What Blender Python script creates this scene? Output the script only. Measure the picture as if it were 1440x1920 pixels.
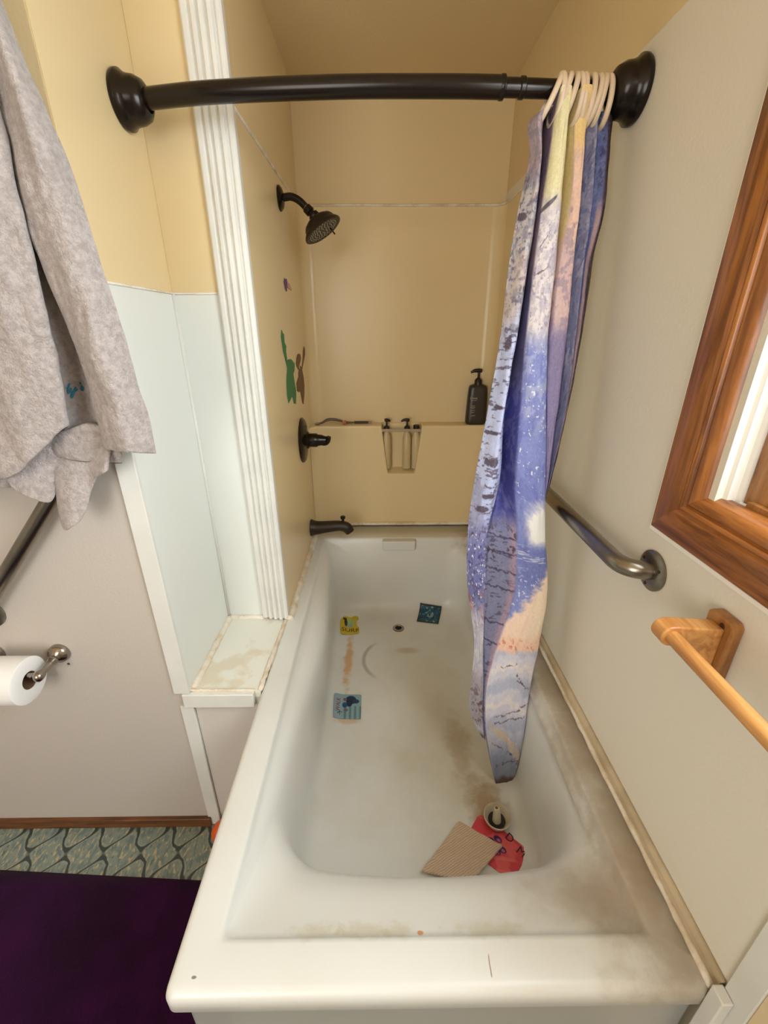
import bpy, bmesh, math, random
import numpy as np
from mathutils import Vector, Matrix, noise
for o in list(bpy.data.objects): bpy.data.objects.remove(o, do_unlink=True)
S = bpy.context.scene
COL = S.collection
PI = math.pi

# ---------------------------------------------------------------- camera
cam = bpy.data.objects.new('camera', bpy.data.cameras.new('camera'))
COL.objects.link(cam)
cam.data.sensor_fit = 'VERTICAL'
cam.data.sensor_height = 36.0
cam.data.lens = 805.3 / 1920 * 36.0
cam.data.clip_start = 0.02
_X = Vector((0.99994696, -0.00997773, -0.00255389))
_F = Vector((0.00817141, 0.91950888, -0.39298427))
_U = Vector((0.00626941, 0.39294256, 0.91954165))
m = Matrix.Identity(4)
for i in range(3):
    m[i][0] = _X[i]; m[i][1] = _U[i]; m[i][2] = -_F[i]
m[2][3] = 1.372
cam.matrix_world = m
S.camera = cam

# ---------------------------------------------------------------- light
W = bpy.data.worlds.new('world'); S.world = W; W.use_nodes = True
bgn = W.node_tree.nodes['Background']
bgn.inputs[0].default_value = (0.86, 0.94, 1.0, 1); bgn.inputs[1].default_value = 5.0

def area(name, loc, direction, sx, sy, power, col):
    l = bpy.data.lights.new(name, 'AREA'); l.shape = 'RECTANGLE'; l.size = sx; l.size_y = sy
    l.energy = power; l.color = col
    o = bpy.data.objects.new(name, l); COL.objects.link(o); o.location = loc
    o.rotation_euler = Vector(direction).to_track_quat('-Z', 'Y').to_euler()
    return o
# daylight arriving through the window opening
area('window_daylight', (0.68, 0.16, 1.60), (-1, 0.0, -0.95), 0.80, 0.80, 13.0, (0.88, 0.97, 1.0))
# fill light added behind the camera to brighten the room
area('rear_fill', (-0.62, -1.475, 1.28), (0.10, 1.0, -0.04), 1.24, 1.24, 27.0, (1.0, 0.98, 0.95))

S.view_settings.view_transform = 'Standard'
S.view_settings.look = 'None'
S.view_settings.gamma = 1.0
S.view_settings.use_curve_mapping = False
S.view_settings.exposure = 0.40

# ---------------------------------------------------------------- geometry helpers
class G:
    def __init__(s): s.v = []; s.f = []
    def add(s, v, f):
        b = len(s.v); s.v += [tuple(p) for p in v]; s.f += [tuple(b + i for i in q) for q in f]; return s
    def box(s, x0, x1, y0, y1, z0, z1):
        v = [(x, y, z) for x in (x0, x1) for y in (y0, y1) for z in (z0, z1)]
        return s.add(v, [(0, 1, 3, 2), (4, 6, 7, 5), (0, 4, 5, 1), (2, 3, 7, 6), (0, 2, 6, 4), (1, 5, 7, 3)])
    def tube(s, pts, r, n=16, cap=True, closed=False):
        pts = [Vector(p) for p in pts]; N = len(pts)
        rs = r if isinstance(r, (list, tuple)) else [r] * N
        up = None; V = []; F = []
        for i, p in enumerate(pts):
            if closed: t = pts[(i + 1) % N] - pts[i - 1]
            else: t = pts[min(i + 1, N - 1)] - pts[max(i - 1, 0)]
            t.normalize()
            if up is None:
                a = Vector((0, 0, 1)) if abs(t.z) < .9 else Vector((1, 0, 0)); up = (a - t * a.dot(t)).normalized()
            else:
                up = (up - t * up.dot(t)).normalized()
            w = t.cross(up)
            for k in range(n):
                c = 2 * PI * k / n; V.append(p + (up * math.cos(c) + w * math.sin(c)) * rs[i])
        for i in range(N if closed else N - 1):
            a = i * n; b = ((i + 1) % N) * n
            for k in range(n): F.append((a + k, a + (k + 1) % n, b + (k + 1) % n, b + k))
        if cap and not closed: F.append(tuple(range(n))[::-1]); F.append(tuple((N - 1) * n + k for k in range(n)))
        return s.add(V, F)
    def lathe(s, prof, c, axis=(0, 0, 1), n=40, cap=True):
        """prof: (radius, height) along axis from c"""
        ax = Vector(axis).normalized(); a = Vector((0, 0, 1)) if abs(ax.z) < .9 else Vector((1, 0, 0))
        u = (a - ax * a.dot(ax)).normalized(); w = ax.cross(u); c = Vector(c); V = []; F = []
        for r, h in prof:
            for k in range(n):
                t = 2 * PI * k / n; V.append(c + ax * h + (u * math.cos(t) + w * math.sin(t)) * max(r, 1e-5))
        for i in range(len(prof) - 1):
            for k in range(n): F.append((i * n + k, i * n + (k + 1) % n, (i + 1) * n + (k + 1) % n, (i + 1) * n + k))
        if cap:
            F.append(tuple(range(n))[::-1]); F.append(tuple((len(prof) - 1) * n + k for k in range(n)))
        return s.add(V, F)
    def prism(s, poly, d, fn):
        """poly of 2d points; fn(a,b,t) -> 3d; t in (0,d)"""
        n = len(poly)
        V = [fn(a, b, 0) for a, b in poly] + [fn(a, b, d) for a, b in poly]
        F = [tuple(range(n))[::-1], tuple(range(n, 2 * n))] + [(i, (i + 1) % n, n + (i + 1) % n, n + i) for i in range(n)]
        return s.add(V, F)
    def grid(s, P, closed=False):
        nr = len(P); nc = len(P[0]); V = [p for r in P for p in r]; F = []
        for i in range(nr - 1):
            for j in range(nc if closed else nc - 1):
                j2 = (j + 1) % nc
                F.append((i * nc + j, i * nc + j2, (i + 1) * nc + j2, (i + 1) * nc + j))
        return s.add(V, F)

def build(name, g, mat, parent=None, smooth=False, bevel=0, sub=0, solid=0, angle=None, label=None):
    pw = Vector((0, 0, 0)); q = parent
    if parent: pw = WORLD[parent.name]
    me = bpy.data.meshes.new(name)
    me.from_pydata([(p[0] - pw.x, p[1] - pw.y, p[2] - pw.z) for p in g.v], [], g.f)
    bm = bmesh.new(); bm.from_mesh(me); bmesh.ops.recalc_face_normals(bm, faces=bm.faces); bm.to_mesh(me); bm.free()
    me.validate(); me.update()
    o = bpy.data.objects.new(name, me); COL.objects.link(o)
    if parent: o.parent = parent
    WORLD[o.name] = pw.copy()
    if mat: me.materials.append(mat)
    if smooth:
        for p in me.polygons: p.use_smooth = True
        if angle is not None: me.set_sharp_from_angle(angle=math.radians(angle))
    if solid:
        md = o.modifiers.new('solid', 'SOLIDIFY'); md.thickness = solid; md.offset = 0
    if bevel:
        md = o.modifiers.new('bevel', 'BEVEL'); md.width = bevel; md.segments = 3; md.limit_method = 'ANGLE'; md.angle_limit = math.radians(35)
        for p in me.polygons: p.use_smooth = True
        me.set_sharp_from_angle(angle=math.radians(60))
    if sub:
        md = o.modifiers.new('sub', 'SUBSURF'); md.levels = sub; md.render_levels = sub
    if label: o['label'] = label
    return o
WORLD = {}
def thing(name, label, cat, loc, group=None):
    o = bpy.data.objects.new(name, None); COL.objects.link(o); o.location = loc; o.empty_display_size = .05
    WORLD[o.name] = Vector(loc)
    o['label'] = label; o['category'] = cat
    if group: o['group'] = group
    return o
def tag(o, label, cat, group=None):
    o['label'] = label; o['category'] = cat
    if group: o['group'] = group
    return o
def struct(o, label=None):
    o['kind'] = 'structure'
    if label: o['label'] = label
    return o
def catmull(P, n):
    """P: (k,m) array -> (n,m) resampled with Catmull-Rom"""
    P = np.asarray(P, float); k = len(P)
    t = np.linspace(0, k - 1, n); i = np.clip(t.astype(int), 0, k - 2); f = (t - i)[:, None]
    g = lambda j: P[np.clip(j, 0, k - 1)]
    a, b, c, d = g(i - 1), g(i), g(i + 1), g(i + 2)
    return .5 * ((2 * b) + (-a + c) * f + (2 * a - 5 * b + 4 * c - d) * f * f + (-a + 3 * b - 3 * c + d) * f ** 3)
def rrect(x0, x1, y0, y1, r, k=10, ms=14, ml=30):
    """rounded rectangle, constant point count; starts at left-front corner, counter-clockwise"""
    pts = []
    cs = [(x0 + r, y0 + r, PI), (x1 - r, y0 + r, 1.5 * PI), (x1 - r, y1 - r, 0), (x0 + r, y1 - r, .5 * PI)]
    for ci, (cx, cy, a0) in enumerate(cs):
        for j in range(k + 1):
            a = a0 + .5 * PI * j / k; pts.append((cx + r * math.cos(a), cy + r * math.sin(a)))
        nx = cs[(ci + 1) % 4]; a = nx[2]
        e = (nx[0] + r * math.cos(a), nx[1] + r * math.sin(a)); s0 = pts[-1]; mm = ms if ci % 2 == 0 else ml
        for j in range(1, mm): pts.append((s0[0] + (e[0] - s0[0]) * j / mm, s0[1] + (e[1] - s0[1]) * j / mm))
    return pts

# ---------------------------------------------------------------- material helpers
def srgb(c):
    if isinstance(c, str): c = [int(c[i:i + 2], 16) / 255 for i in (0, 2, 4)]
    else: c = [x / 255 for x in c]
    return tuple((x / 12.92 if x <= .04045 else ((x + .055) / 1.055) ** 2.4) for x in c) + (1,)
class M:
    def __init__(s, name, col=(200, 200, 200), rough=.5, metal=0, spec=.5):
        s.m = bpy.data.materials.new(name); s.m.use_nodes = True; s.nt = s.m.node_tree; s.n = s.nt.nodes
        s.b = s.n['Principled BSDF']; s.b.inputs['Base Color'].default_value = srgb(col)
        s.b.inputs['Roughness'].default_value = rough; s.b.inputs['Metallic'].default_value = metal
        s.b.inputs['Specular IOR Level'].default_value = spec
        s.pos = None
    def node(s, t, **kw):
        n = s.n.new(t)
        for k, v in kw.items():
            if k.startswith('_'): setattr(n, k[1:], v)
            else: n.inputs[k].default_value = v
        return n
    def L(s, a, b): s.nt.links.new(a, b)
    def P(s):
        if not s.pos: s.pos = s.node('ShaderNodeNewGeometry').outputs['Position']
        return s.pos
    def sc(s, v):  # anisotropic scaled position
        mp = s.node('ShaderNodeMapping'); mp.inputs['Scale'].default_value = v; s.L(s.P(), mp.inputs['Vector']); return mp.outputs[0]
    def noise(s, scale, detail=3, rough=.5, vec=None, dist=0):
        n = s.node('ShaderNodeTexNoise', Scale=scale, Detail=detail, Roughness=rough, Distortion=dist)
        s.L(vec if vec is not None else s.P(), n.inputs['Vector']); return n.outputs['Fac']
    def math(s, op, a, b=None, c=None, clamp=False):
        n = s.node('ShaderNodeMath', _operation=op, _use_clamp=clamp)
        for i, x in enumerate((a, b, c)):
            if x is None: continue
            if isinstance(x, (int, float)): n.inputs[i].default_value = x
            else: s.L(x, n.inputs[i])
        return n.outputs[0]
    def sm(s, x, a, b, lo=0., hi=1.):
        n = s.node('ShaderNodeMapRange', _interpolation_type='SMOOTHSTEP')
        s.L(x, n.inputs[0])
        n.inputs[1].default_value = a; n.inputs[2].default_value = b; n.inputs[3].default_value = lo; n.inputs[4].default_value = hi
        return n.outputs[0]
    def mix(s, f, a, b):
        n = s.node('ShaderNodeMix', _data_type='RGBA')
        if isinstance(f, (int, float)): n.inputs[0].default_value = f
        else: s.L(f, n.inputs[0])
        for i, x in ((6, a), (7, b)):
            if isinstance(x, (tuple, list, str)): n.inputs[i].default_value = srgb(x) if not (isinstance(x, tuple) and len(x) == 4) else x
            else: s.L(x, n.inputs[i])
        return n.outputs[2]
    def col(s, x): s.L(x, s.b.inputs['Base Color'])
    def bump(s, h, strength=.2, dist=.002):
        n = s.node('ShaderNodeBump', Strength=strength, Distance=dist); s.L(h, n.inputs['Height']); s.L(n.outputs[0], s.b.inputs['Normal'])
    def xyz(s):
        n = s.node('ShaderNodeSeparateXYZ'); s.L(s.P(), n.inputs[0]); return n.outputs
    def blob(s, c, r, soft=.5, ns=30, na=.5):
        """elliptical mask round world point c (radii r, None = ignore axis), edge broken by noise"""
        xs = s.xyz() if not hasattr(s, '_x') else s._x; s._x = xs
        tot = None
        for i in range(3):
            if r[i] is None: continue
            d = s.math('DIVIDE', s.math('SUBTRACT', xs[i], c[i]), r[i]); d = s.math('MULTIPLY', d, d)
            tot = d if tot is None else s.math('ADD', tot, d)
        d = s.math('SQRT', tot)
        if na: d = s.math('ADD', d, s.math('MULTIPLY', s.math('SUBTRACT', s.noise(ns, 4, .6), .5), na * 2))
        return s.sm(d, 1 - soft, 1 + soft * .3, 1, 0)

def simple(name, col, rough=.5, metal=0, bumps=None, spec=.5, vary=0):
    a = M(name, col, rough, metal, spec)
    if vary:
        d = tuple(max(0, c - vary) for c in col); a.col(a.mix(a.sm(a.noise(9, 4), .35, .7), col, d))
    if bumps: a.bump(a.noise(bumps[0], 3), bumps[1], bumps[2])
    return a.m

# ---------------------------------------------------------------- measured outlines (metres)
CX = np.array([[0.306, 0.276, 0.282, 0.268, 0.258, 0.252, 0.237, 0.217, 0.207, 0.214, 0.239, 0.238, 0.237, 0.26, 0.279], [0.31, 0.286, 0.294, 0.287, 0.28, 0.271, 0.261, 0.245, 0.226, 0.231, 0.249, 0.25, 0.251, 0.27, 0.284], [0.312, 0.298, 0.301, 0.3, 0.293, 0.283, 0.269, 0.269, 0.245, 0.249, 0.257, 0.264, 0.269, 0.277, 0.285], [0.314, 0.312, 0.307, 0.305, 0.299, 0.289, 0.28, 0.282, 0.266, 0.27, 0.264, 0.271, 0.276, 0.283, 0.288], [0.318, 0.316, 0.313, 0.307, 0.302, 0.299, 0.3, 0.303, 0.318, 0.325, 0.296, 0.277, 0.28, 0.298, 0.328], [0.327, 0.328, 0.327, 0.326, 0.319, 0.322, 0.327, 0.336, 0.349, 0.362, 0.342, 0.33, 0.332, 0.341, 0.347], [0.337, 0.338, 0.339, 0.34, 0.342, 0.341, 0.351, 0.367, 0.38, 0.399, 0.394, 0.387, 0.383, 0.383, 0.372], [0.343, 0.341, 0.344, 0.346, 0.346, 0.345, 0.354, 0.369, 0.381, 0.399, 0.394, 0.388, 0.385, 0.384, 0.375], [0.354, 0.355, 0.36, 0.363, 0.354, 0.352, 0.358, 0.37, 0.381, 0.399, 0.394, 0.388, 0.385, 0.384, 0.375], [0.375, 0.375, 0.376, 0.379, 0.378, 0.38, 0.379, 0.375, 0.381, 0.399, 0.394, 0.388, 0.385, 0.384, 0.376], [0.379, 0.379, 0.378, 0.381, 0.382, 0.385, 0.386, 0.379, 0.381, 0.399, 0.394, 0.388, 0.385, 0.384, 0.376], [0.399, 0.398, 0.4, 0.404, 0.402, 0.404, 0.4, 0.383, 0.381, 0.399, 0.394, 0.389, 0.386, 0.384, 0.378], [0.404, 0.405, 0.406, 0.408, 0.407, 0.407, 0.402, 0.385, 0.383, 0.399, 0.394, 0.389, 0.386, 0.386, 0.378], [0.423, 0.425, 0.43, 0.433, 0.419, 0.418, 0.409, 0.39, 0.383, 0.399, 0.394, 0.389, 0.386, 0.386, 0.379], [0.439, 0.441, 0.438, 0.436, 0.434, 0.429, 0.416, 0.394, 0.383, 0.399, 0.395, 0.391, 0.388, 0.387, 0.381]])
CZ3 = [1.757, 1.718, 1.66, 1.575, 1.484, 1.357, 1.218, 1.054, 0.926, 0.788, 0.638, 0.525, 0.427, 0.361, 0.328]
CZM = [1.757, 1.718, 1.66, 1.575, 1.484, 1.357, 1.218, 1.054, 0.926, 0.787, 0.637, 0.525, 0.405, 0.296, 0.162]
TOWEL = {
  'A0': [(-0.659, 1.822), (-0.678, 1.772), (-0.696, 1.723), (-0.726, 1.649), (-0.76, 1.581), (-0.796, 1.507), (-0.841, 1.417), (-0.896, 1.306), (-0.94, 1.217), (-0.963, 1.17), (-1.03, 1.034)],
  'A1': [(-0.552, 1.807), (-0.548, 1.759), (-0.548, 1.712), (-0.564, 1.64), (-0.576, 1.574), (-0.588, 1.502), (-0.606, 1.415), (-0.628, 1.307), (-0.651, 1.221), (-0.662, 1.175), (-0.704, 1.043)],
  'A2': [(-0.53, 1.814), (-0.523, 1.765), (-0.514, 1.717), (-0.512, 1.644), (-0.517, 1.577), (-0.52, 1.504), (-0.527, 1.415), (-0.536, 1.306), (-0.548, 1.218), (-0.56, 1.171), (-0.597, 1.038)],
  'A3': [(-0.55, 1.833), (-0.542, 1.782), (-0.532, 1.732), (-0.529, 1.656), (-0.534, 1.586), (-0.538, 1.51), (-0.545, 1.417), (-0.553, 1.303), (-0.566, 1.212), (-0.578, 1.163), (-0.617, 1.023)],
  'C1': [(-0.565, 1.846), (-0.557, 1.793), (-0.545, 1.742), (-0.54, 1.664), (-0.545, 1.592), (-0.547, 1.513), (-0.55, 1.419), (-0.554, 1.301), (-0.56, 1.207), (-0.569, 1.157), (-0.607, 1.013)],
  'C2': [(-0.567, 1.851), (-0.557, 1.798), (-0.541, 1.746), (-0.538, 1.667), (-0.539, 1.594), (-0.539, 1.515), (-0.532, 1.419), (-0.522, 1.3), (-0.524, 1.205), (-0.522, 1.154), (-0.553, 1.009)],
  'D1': [(-0.531, 1.823), (-0.522, 1.773), (-0.507, 1.725), (-0.511, 1.65), (-0.512, 1.581), (-0.516, 1.507), (-0.505, 1.416), (-0.488, 1.304), (-0.489, 1.215), (-0.486, 1.167), (-0.517, 1.03)],
  'D2': [(-0.5, 1.81), (-0.488, 1.762), (-0.472, 1.714), (-0.463, 1.642), (-0.459, 1.575), (-0.459, 1.503), (-0.448, 1.415), (-0.439, 1.306), (-0.439, 1.219), (-0.436, 1.172), (-0.462, 1.039)],
  'D3': [(-0.505, 1.832), (-0.491, 1.781), (-0.485, 1.731), (-0.458, 1.655), (-0.449, 1.585), (-0.439, 1.509), (-0.423, 1.417), (-0.416, 1.303), (-0.41, 1.211), (-0.413, 1.162), (-0.438, 1.023)],
}
EMB = [[(-0.5558, 1.2766), (-0.5505, 1.2789), (-0.5463, 1.2853), (-0.5512, 1.2789), (-0.5557, 1.2728), (-0.5558, 1.2686), (-0.5499, 1.2728), (-0.5454, 1.2773)], [(-0.5454, 1.2773), (-0.5475, 1.2728), (-0.5451, 1.2705), (-0.5401, 1.2743), (-0.5364, 1.2788), (-0.5421, 1.2697), (-0.5462, 1.2636), (-0.5517, 1.2609), (-0.5517, 1.2636), (-0.5457, 1.2682), (-0.5343, 1.2754)], [(-0.5271, 1.2871), (-0.5262, 1.2833)], [(-0.5225, 1.281), (-0.5277, 1.2765), (-0.5264, 1.2727), (-0.5219, 1.275), (-0.5214, 1.2795), (-0.5225, 1.281)]]
GREEN = [(1.4142, 1.3685), (1.426, 1.359), (1.4418, 1.3573), (1.4375, 1.3334), (1.4596, 1.3214), (1.4494, 1.307), (1.4567, 1.2767), (1.4802, 1.2802), (1.5175, 1.2789), (1.5494, 1.2705), (1.5618, 1.2618), (1.5756, 1.2644), (1.5734, 1.2507), (1.5636, 1.2387), (1.5387, 1.2299), (1.548, 1.2052), (1.5632, 1.1734), (1.559, 1.1549), (1.5424, 1.1287), (1.515, 1.1341), (1.5063, 1.1512), (1.4931, 1.1623), (1.4792, 1.1625), (1.457, 1.1567), (1.4237, 1.15), (1.4135, 1.1753), (1.42, 1.2089), (1.4322, 1.2314), (1.4523, 1.2516), (1.4526, 1.2601), (1.4361, 1.278), (1.4127, 1.3087), (1.4011, 1.3469)]
BROWN = [(1.6473, 1.2276), (1.6627, 1.2302), (1.6175, 1.2473), (1.611, 1.2572), (1.6272, 1.2729), (1.6517, 1.2865), (1.6826, 1.288), (1.7085, 1.2816), (1.7094, 1.2678), (1.6834, 1.2539), (1.6551, 1.2444), (1.669, 1.2335), (1.6877, 1.232), (1.6868, 1.2458), (1.708, 1.2383), (1.7259, 1.2389), (1.7587, 1.2648), (1.7768, 1.2921), (1.8002, 1.3081), (1.82, 1.2984), (1.8132, 1.2781), (1.7659, 1.2522), (1.7214, 1.2292), (1.7267, 1.2186), (1.7425, 1.1966), (1.7447, 1.1671), (1.7298, 1.1353), (1.6935, 1.1034), (1.6774, 1.1135), (1.6616, 1.1446), (1.6479, 1.1626), (1.6219, 1.158), (1.5909, 1.166), (1.59, 1.193), (1.6395, 1.2109)]
HEART = [(1.5224, 1.5175), (1.5348, 1.5147), (1.5541, 1.5187), (1.565, 1.5112), (1.5581, 1.4964), (1.5402, 1.4808), (1.5236, 1.4905), (1.5133, 1.5051)]
HEART2 = [(1.5703, 1.5069), (1.5903, 1.5102), (1.6036, 1.5065), (1.6296, 1.4954), (1.625, 1.4897), (1.5876, 1.4922), (1.5619, 1.4967)]

# ---------------------------------------------------------------- materials
YEL = (228, 205, 158)
def wallmat(name, lo, hi, zsplit, rough=.55, orange=(170, .25, .0015)):
    a = M(name, lo, rough)
    xs = a.xyz(); z = xs[2]
    zz = a.math('ADD', z, a.math('MULTIPLY', a.math('SUBTRACT', a.noise(40, 2), .5), .004))
    f = a.sm(zz, zsplit - .001, zsplit + .001)
    a.col(a.mix(f, lo, hi)); a.bump(a.noise(orange[0], 3), orange[1], orange[2]); return a.m
m_wall_beige = wallmat('wall_beige', (196, 187, 177), YEL, 1.449)
m_white_panel = wallmat('white_panel', (228, 230, 224), YEL, 1.449, .38, (60, .04, .001))
m_wall_right = wallmat('wall_right_paint', (232, 225, 209), YEL, 1.828, .5)
m_yellow = simple('yellow_paint', YEL, .5, 0, (170, .22, .0015))
m_ceil = simple('ceiling_paint', (228, 205, 160), .6, 0, (150, .3, .002))
m_trim = simple('white_trim', (230, 229, 222), .35, 0, (80, .05, .001), vary=8)
m_surround = simple('surround_gelcoat', (230, 208, 162), .28, 0, (14, .04, .003), spec=.4)
m_caulk = None
def _caulk():
    a = M('aged_caulk', (228, 214, 186), .5)
    n1 = a.sm(a.noise(14, 5, .65), .42, .68); n2 = a.math('MULTIPLY', a.sm(a.noise(70, 4, .6), .64, .78), .6)
    c = a.mix(n1, (236, 228, 212), (210, 190, 160)); c = a.mix(n2, c, (150, 120, 88)); a.col(c)
    a.bump(a.noise(60, 4), .5, .003); return a.m
m_caulk = _caulk()
m_caulk2 = simple('stained_strip', (206, 188, 158), .5, 0, (60, .3, .002), vary=34)
def _wood(name, base, dark, scale, axis, rough=.3):
    a = M(name, base, rough)
    v = a.sc(scale); n1 = a.noise(1, 5, .6, v, .6); n2 = a.noise(4, 3, .6, v)
    c = a.mix(a.sm(n1, .35, .68), base, dark); c = a.mix(a.math('MULTIPLY', a.sm(n2, .5, .75), .35), c, dark)
    a.col(c); a.bump(n2, .1, .001); return a.m
m_wood_v = _wood('stained_wood_vertical', (176, 112, 54), (116, 66, 28), (60, 60, 5), 2, .28)
m_wood_h = _wood('stained_wood_sill', (164, 102, 50), (104, 58, 26), (60, 5, 60), 1, .22)
m_wood_lo = _wood('dark_base_wood', (120, 74, 36), (82, 48, 22), (5, 60, 60), 0, .4)
m_oak = _wood('light_oak', (214, 158, 92), (176, 116, 60), (50, 4, 50), 1, .33)
m_oak2 = _wood('aged_oak', (178, 124, 68), (128, 80, 40), (40, 40, 8), 1, .35)
m_bronze = simple('oil_rubbed_bronze', (34, 26, 20), .24, .45)
m_bronze_m = simple('mottled_bronze', (52, 42, 32), .4, .3, (60, .3, .001), vary=22)
m_steel = simple('brushed_steel', (150, 142, 130), .28, 1.0, vary=16)
m_nickel = simple('satin_nickel', (160, 152, 142), .22, 1.0)
m_white_vinyl = simple('white_vinyl', (238, 236, 228), .3)
m_paper = simple('toilet_paper', (240, 238, 236), .95, 0, (400, .3, .0008))
m_black = simple('black_plastic', (30, 25, 20), .35)
m_glass = None
def _glass():
    a = M('window_glass'); nt = a.nt; out = a.n['Material Output']
    t = a.node('ShaderNodeBsdfTransparent'); g = a.node('ShaderNodeBsdfGlossy', Roughness=.03); mx = a.node('ShaderNodeMixShader'); mx.inputs[0].default_value = .07
    a.L(t.outputs[0], mx.inputs[1]); a.L(g.outputs[0], mx.inputs[2]); a.L(mx.outputs[0], out.inputs['Surface']); return a.m
m_glass = _glass()

def _tub():
    a = M('tub_acrylic', (226, 223, 212), .2)
    xs = a.xyz(); a._x = xs
    c = a.mix(a.sm(a.noise(4, 3, .5), .35, .8), (222, 222, 217), (217, 215, 207))
    mu = lambda f, k: a.math('MULTIPLY', f, k)
    # grey-brown film on the right deck and in the far right corner of the front deck
    zt = a.sm(xs[2], .44, .50)
    deck = mu(a.sm(a.math('ADD', xs[0], mu(a.math('SUBTRACT', a.noise(14, 5, .65), .5), .22)), .30, .43), zt)
    deck = mu(deck, a.sm(a.noise(11, 5, .6), .25, .60, .45, 1))
    c = a.mix(mu(deck, .75), c, (156, 138, 112))
    spots = mu(a.sm(a.noise(90, 5, .7), .66, .74), a.sm(xs[0], .33, .42)); c = a.mix(mu(spots, .6), c, (110, 84, 56))
    # film over the sloping front ledge and greenish scale along its step
    sl = mu(a.blob((.36, .41, .49), (.14, .07, .1), .8, 16, .6), .55); c = a.mix(sl, c, (158, 134, 104))
    for cx, rx in ((-.10, .05), (-.03, .05), (.17, .07), (.02, .03)):
        c = a.mix(mu(a.blob((cx, .358, .5), (rx, .016, .06), .7, 60, .9), .45), c, (188, 178, 142))
    # worn, dirty tub floor
    fl = a.sm(xs[2], .24, .19)
    fz = mu(fl, a.sm(a.noise(5, 5, .6), .42, .66)); c = a.mix(mu(fz, .22), c, (196, 180, 150))
    c = a.mix(mu(a.blob((-.130, 1.33, .17), (.019, .17, .2), .7, 45, .9), .8), c, (206, 158, 92))
    c = a.mix(mu(a.blob((-.115, 1.045, .17), (.05, .02, .2), .6, 40, .6), .6), c, (206, 168, 120))
    c = a.mix(mu(a.blob((.105, 1.38, .17), (.055, .022, .2), .7, 20, .3), .45), c, (176, 140, 110))
    c = a.mix(mu(a.blob((.285, .76, .17), (.06, .09, .2), .8, 30, .8), .75), c, (150, 116, 70))
    c = a.mix(mu(a.blob((.24, .93, .17), (.045, .14, .2), .8, 26, .9), .5), c, (158, 126, 84))
    c = a.mix(mu(a.blob((.18, .98, .17), (.17, .34, .2), .9, 9, .6), .35), c, (176, 158, 126))
    # crescent scratch
    rr_ = a.math('SQRT', a.math('ADD', a.math('POWER', a.math('SUBTRACT', xs[0], .045), 2), a.math('POWER', a.math('SUBTRACT', xs[1], 1.33), 2)))
    ring = mu(a.sm(a.math('ABSOLUTE', a.math('SUBTRACT', rr_, .115)), .012, .002), a.sm(xs[0], .0, -.06))
    c = a.mix(mu(mu(ring, fl), .5), c, (120, 108, 84))
    # hairline and chips on the front deck
    hx = a.math('ABSOLUTE', a.math('SUBTRACT', a.math('ADD', xs[0], mu(a.noise(25, 2), .006)), .158))
    hl = mu(mu(a.sm(hx, .0012, .0004), a.sm(xs[1], .299, .302)), a.sm(xs[1], .327, .322)); hl = mu(hl, zt)
    c = a.mix(mu(hl, .8), c, (140, 96, 74))
    c = a.mix(mu(a.blob((.058, .356, .5), (.006, .004, .03), .3, 120, .3), .95), c, (206, 150, 104))
    c = a.mix(mu(a.blob((-.27, .305, .52), (.004, .002, .03), .3, 120, .3), .9), c, (120, 108, 100))
    # grime on the front lip at the right
    gr = mu(a.sm(xs[2], .46, .474), a.sm(xs[2], .484, .478)); gr = mu(gr, a.sm(xs[0], .05, .3)); gr = mu(gr, a.sm(xs[1], .30, .295)); gr = mu(gr, a.sm(a.noise(30, 4), .4, .6)); c = a.mix(mu(gr, .8), c, (110, 80, 50))
    a.col(c); a.L(a.sm(a.noise(8, 4), .3, .7, .29, .36), a.b.inputs['Roughness'])
    a.bump(a.noise(220, 2), .03, .001); return a.m
m_tub = _tub()
def _ledge():
    a = M('ledge_laminate', (222, 218, 200), .3)
    c = a.mix(a.sm(a.noise(9, 5, .6), .5, .6), (232, 231, 220), (222, 213, 192))
    c = a.mix(a.math('MULTIPLY', a.sm(a.noise(70, 5, .7), .70, .78), .6), c, (150, 126, 98)); a.col(c); return a.m
m_ledge = _ledge()
def _floor():
    a = M('vinyl_floor', (150, 165, 160), .4)
    xs = a.xyz(); k = 2 * PI
    wob = a.math('MULTIPLY', a.math('SUBTRACT', a.noise(60, 3), .5), .006)
    X = a.math('MULTIPLY', a.math('ADD', xs[0], wob), k / .106); Y = a.math('MULTIPLY', a.math('ADD', xs[1], wob), k / .15)
    Xs = a.math('ADD', X, a.math('MULTIPLY', a.math('SINE', a.math('MULTIPLY', Y, 2)), .35))
    v = a.math('ADD', a.math('COSINE', Xs), a.math('COSINE', Y))
    v = a.math('ADD', v, a.math('MULTIPLY', a.math('COSINE', a.math('MULTIPLY', Y, 2)), .18))
    line = a.sm(a.math('ABSOLUTE', v), .26, .14)
    line2 = a.sm(a.math('ABSOLUTE', v), .50, .40)
    sv = a.node('ShaderNodeMapping'); sv.inputs['Rotation'].default_value = (0, 0, .7); sv.inputs['Scale'].default_value = (70, 28, 40); a.L(a.P(), sv.inputs['Vector'])
    n = a.noise(1, 4, .55, sv.outputs[0]); n2 = a.noise(2.1, 3, .5, sv.outputs[0])
    c = a.mix(a.sm(n, .42, .52), (104, 120, 118), (126, 136, 126)); c = a.mix(a.sm(n2, .56, .62), c, (176, 160, 126))
    c = a.mix(a.sm(n, .63, .68), c, (86, 104, 102))
    c = a.mix(a.math('MULTIPLY', line2, .25), c, (160, 162, 144)); c = a.mix(line, c, (56, 66, 62)); a.col(c); a.bump(line, .25, .001)
    return a.m
m_floor = _floor()

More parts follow.
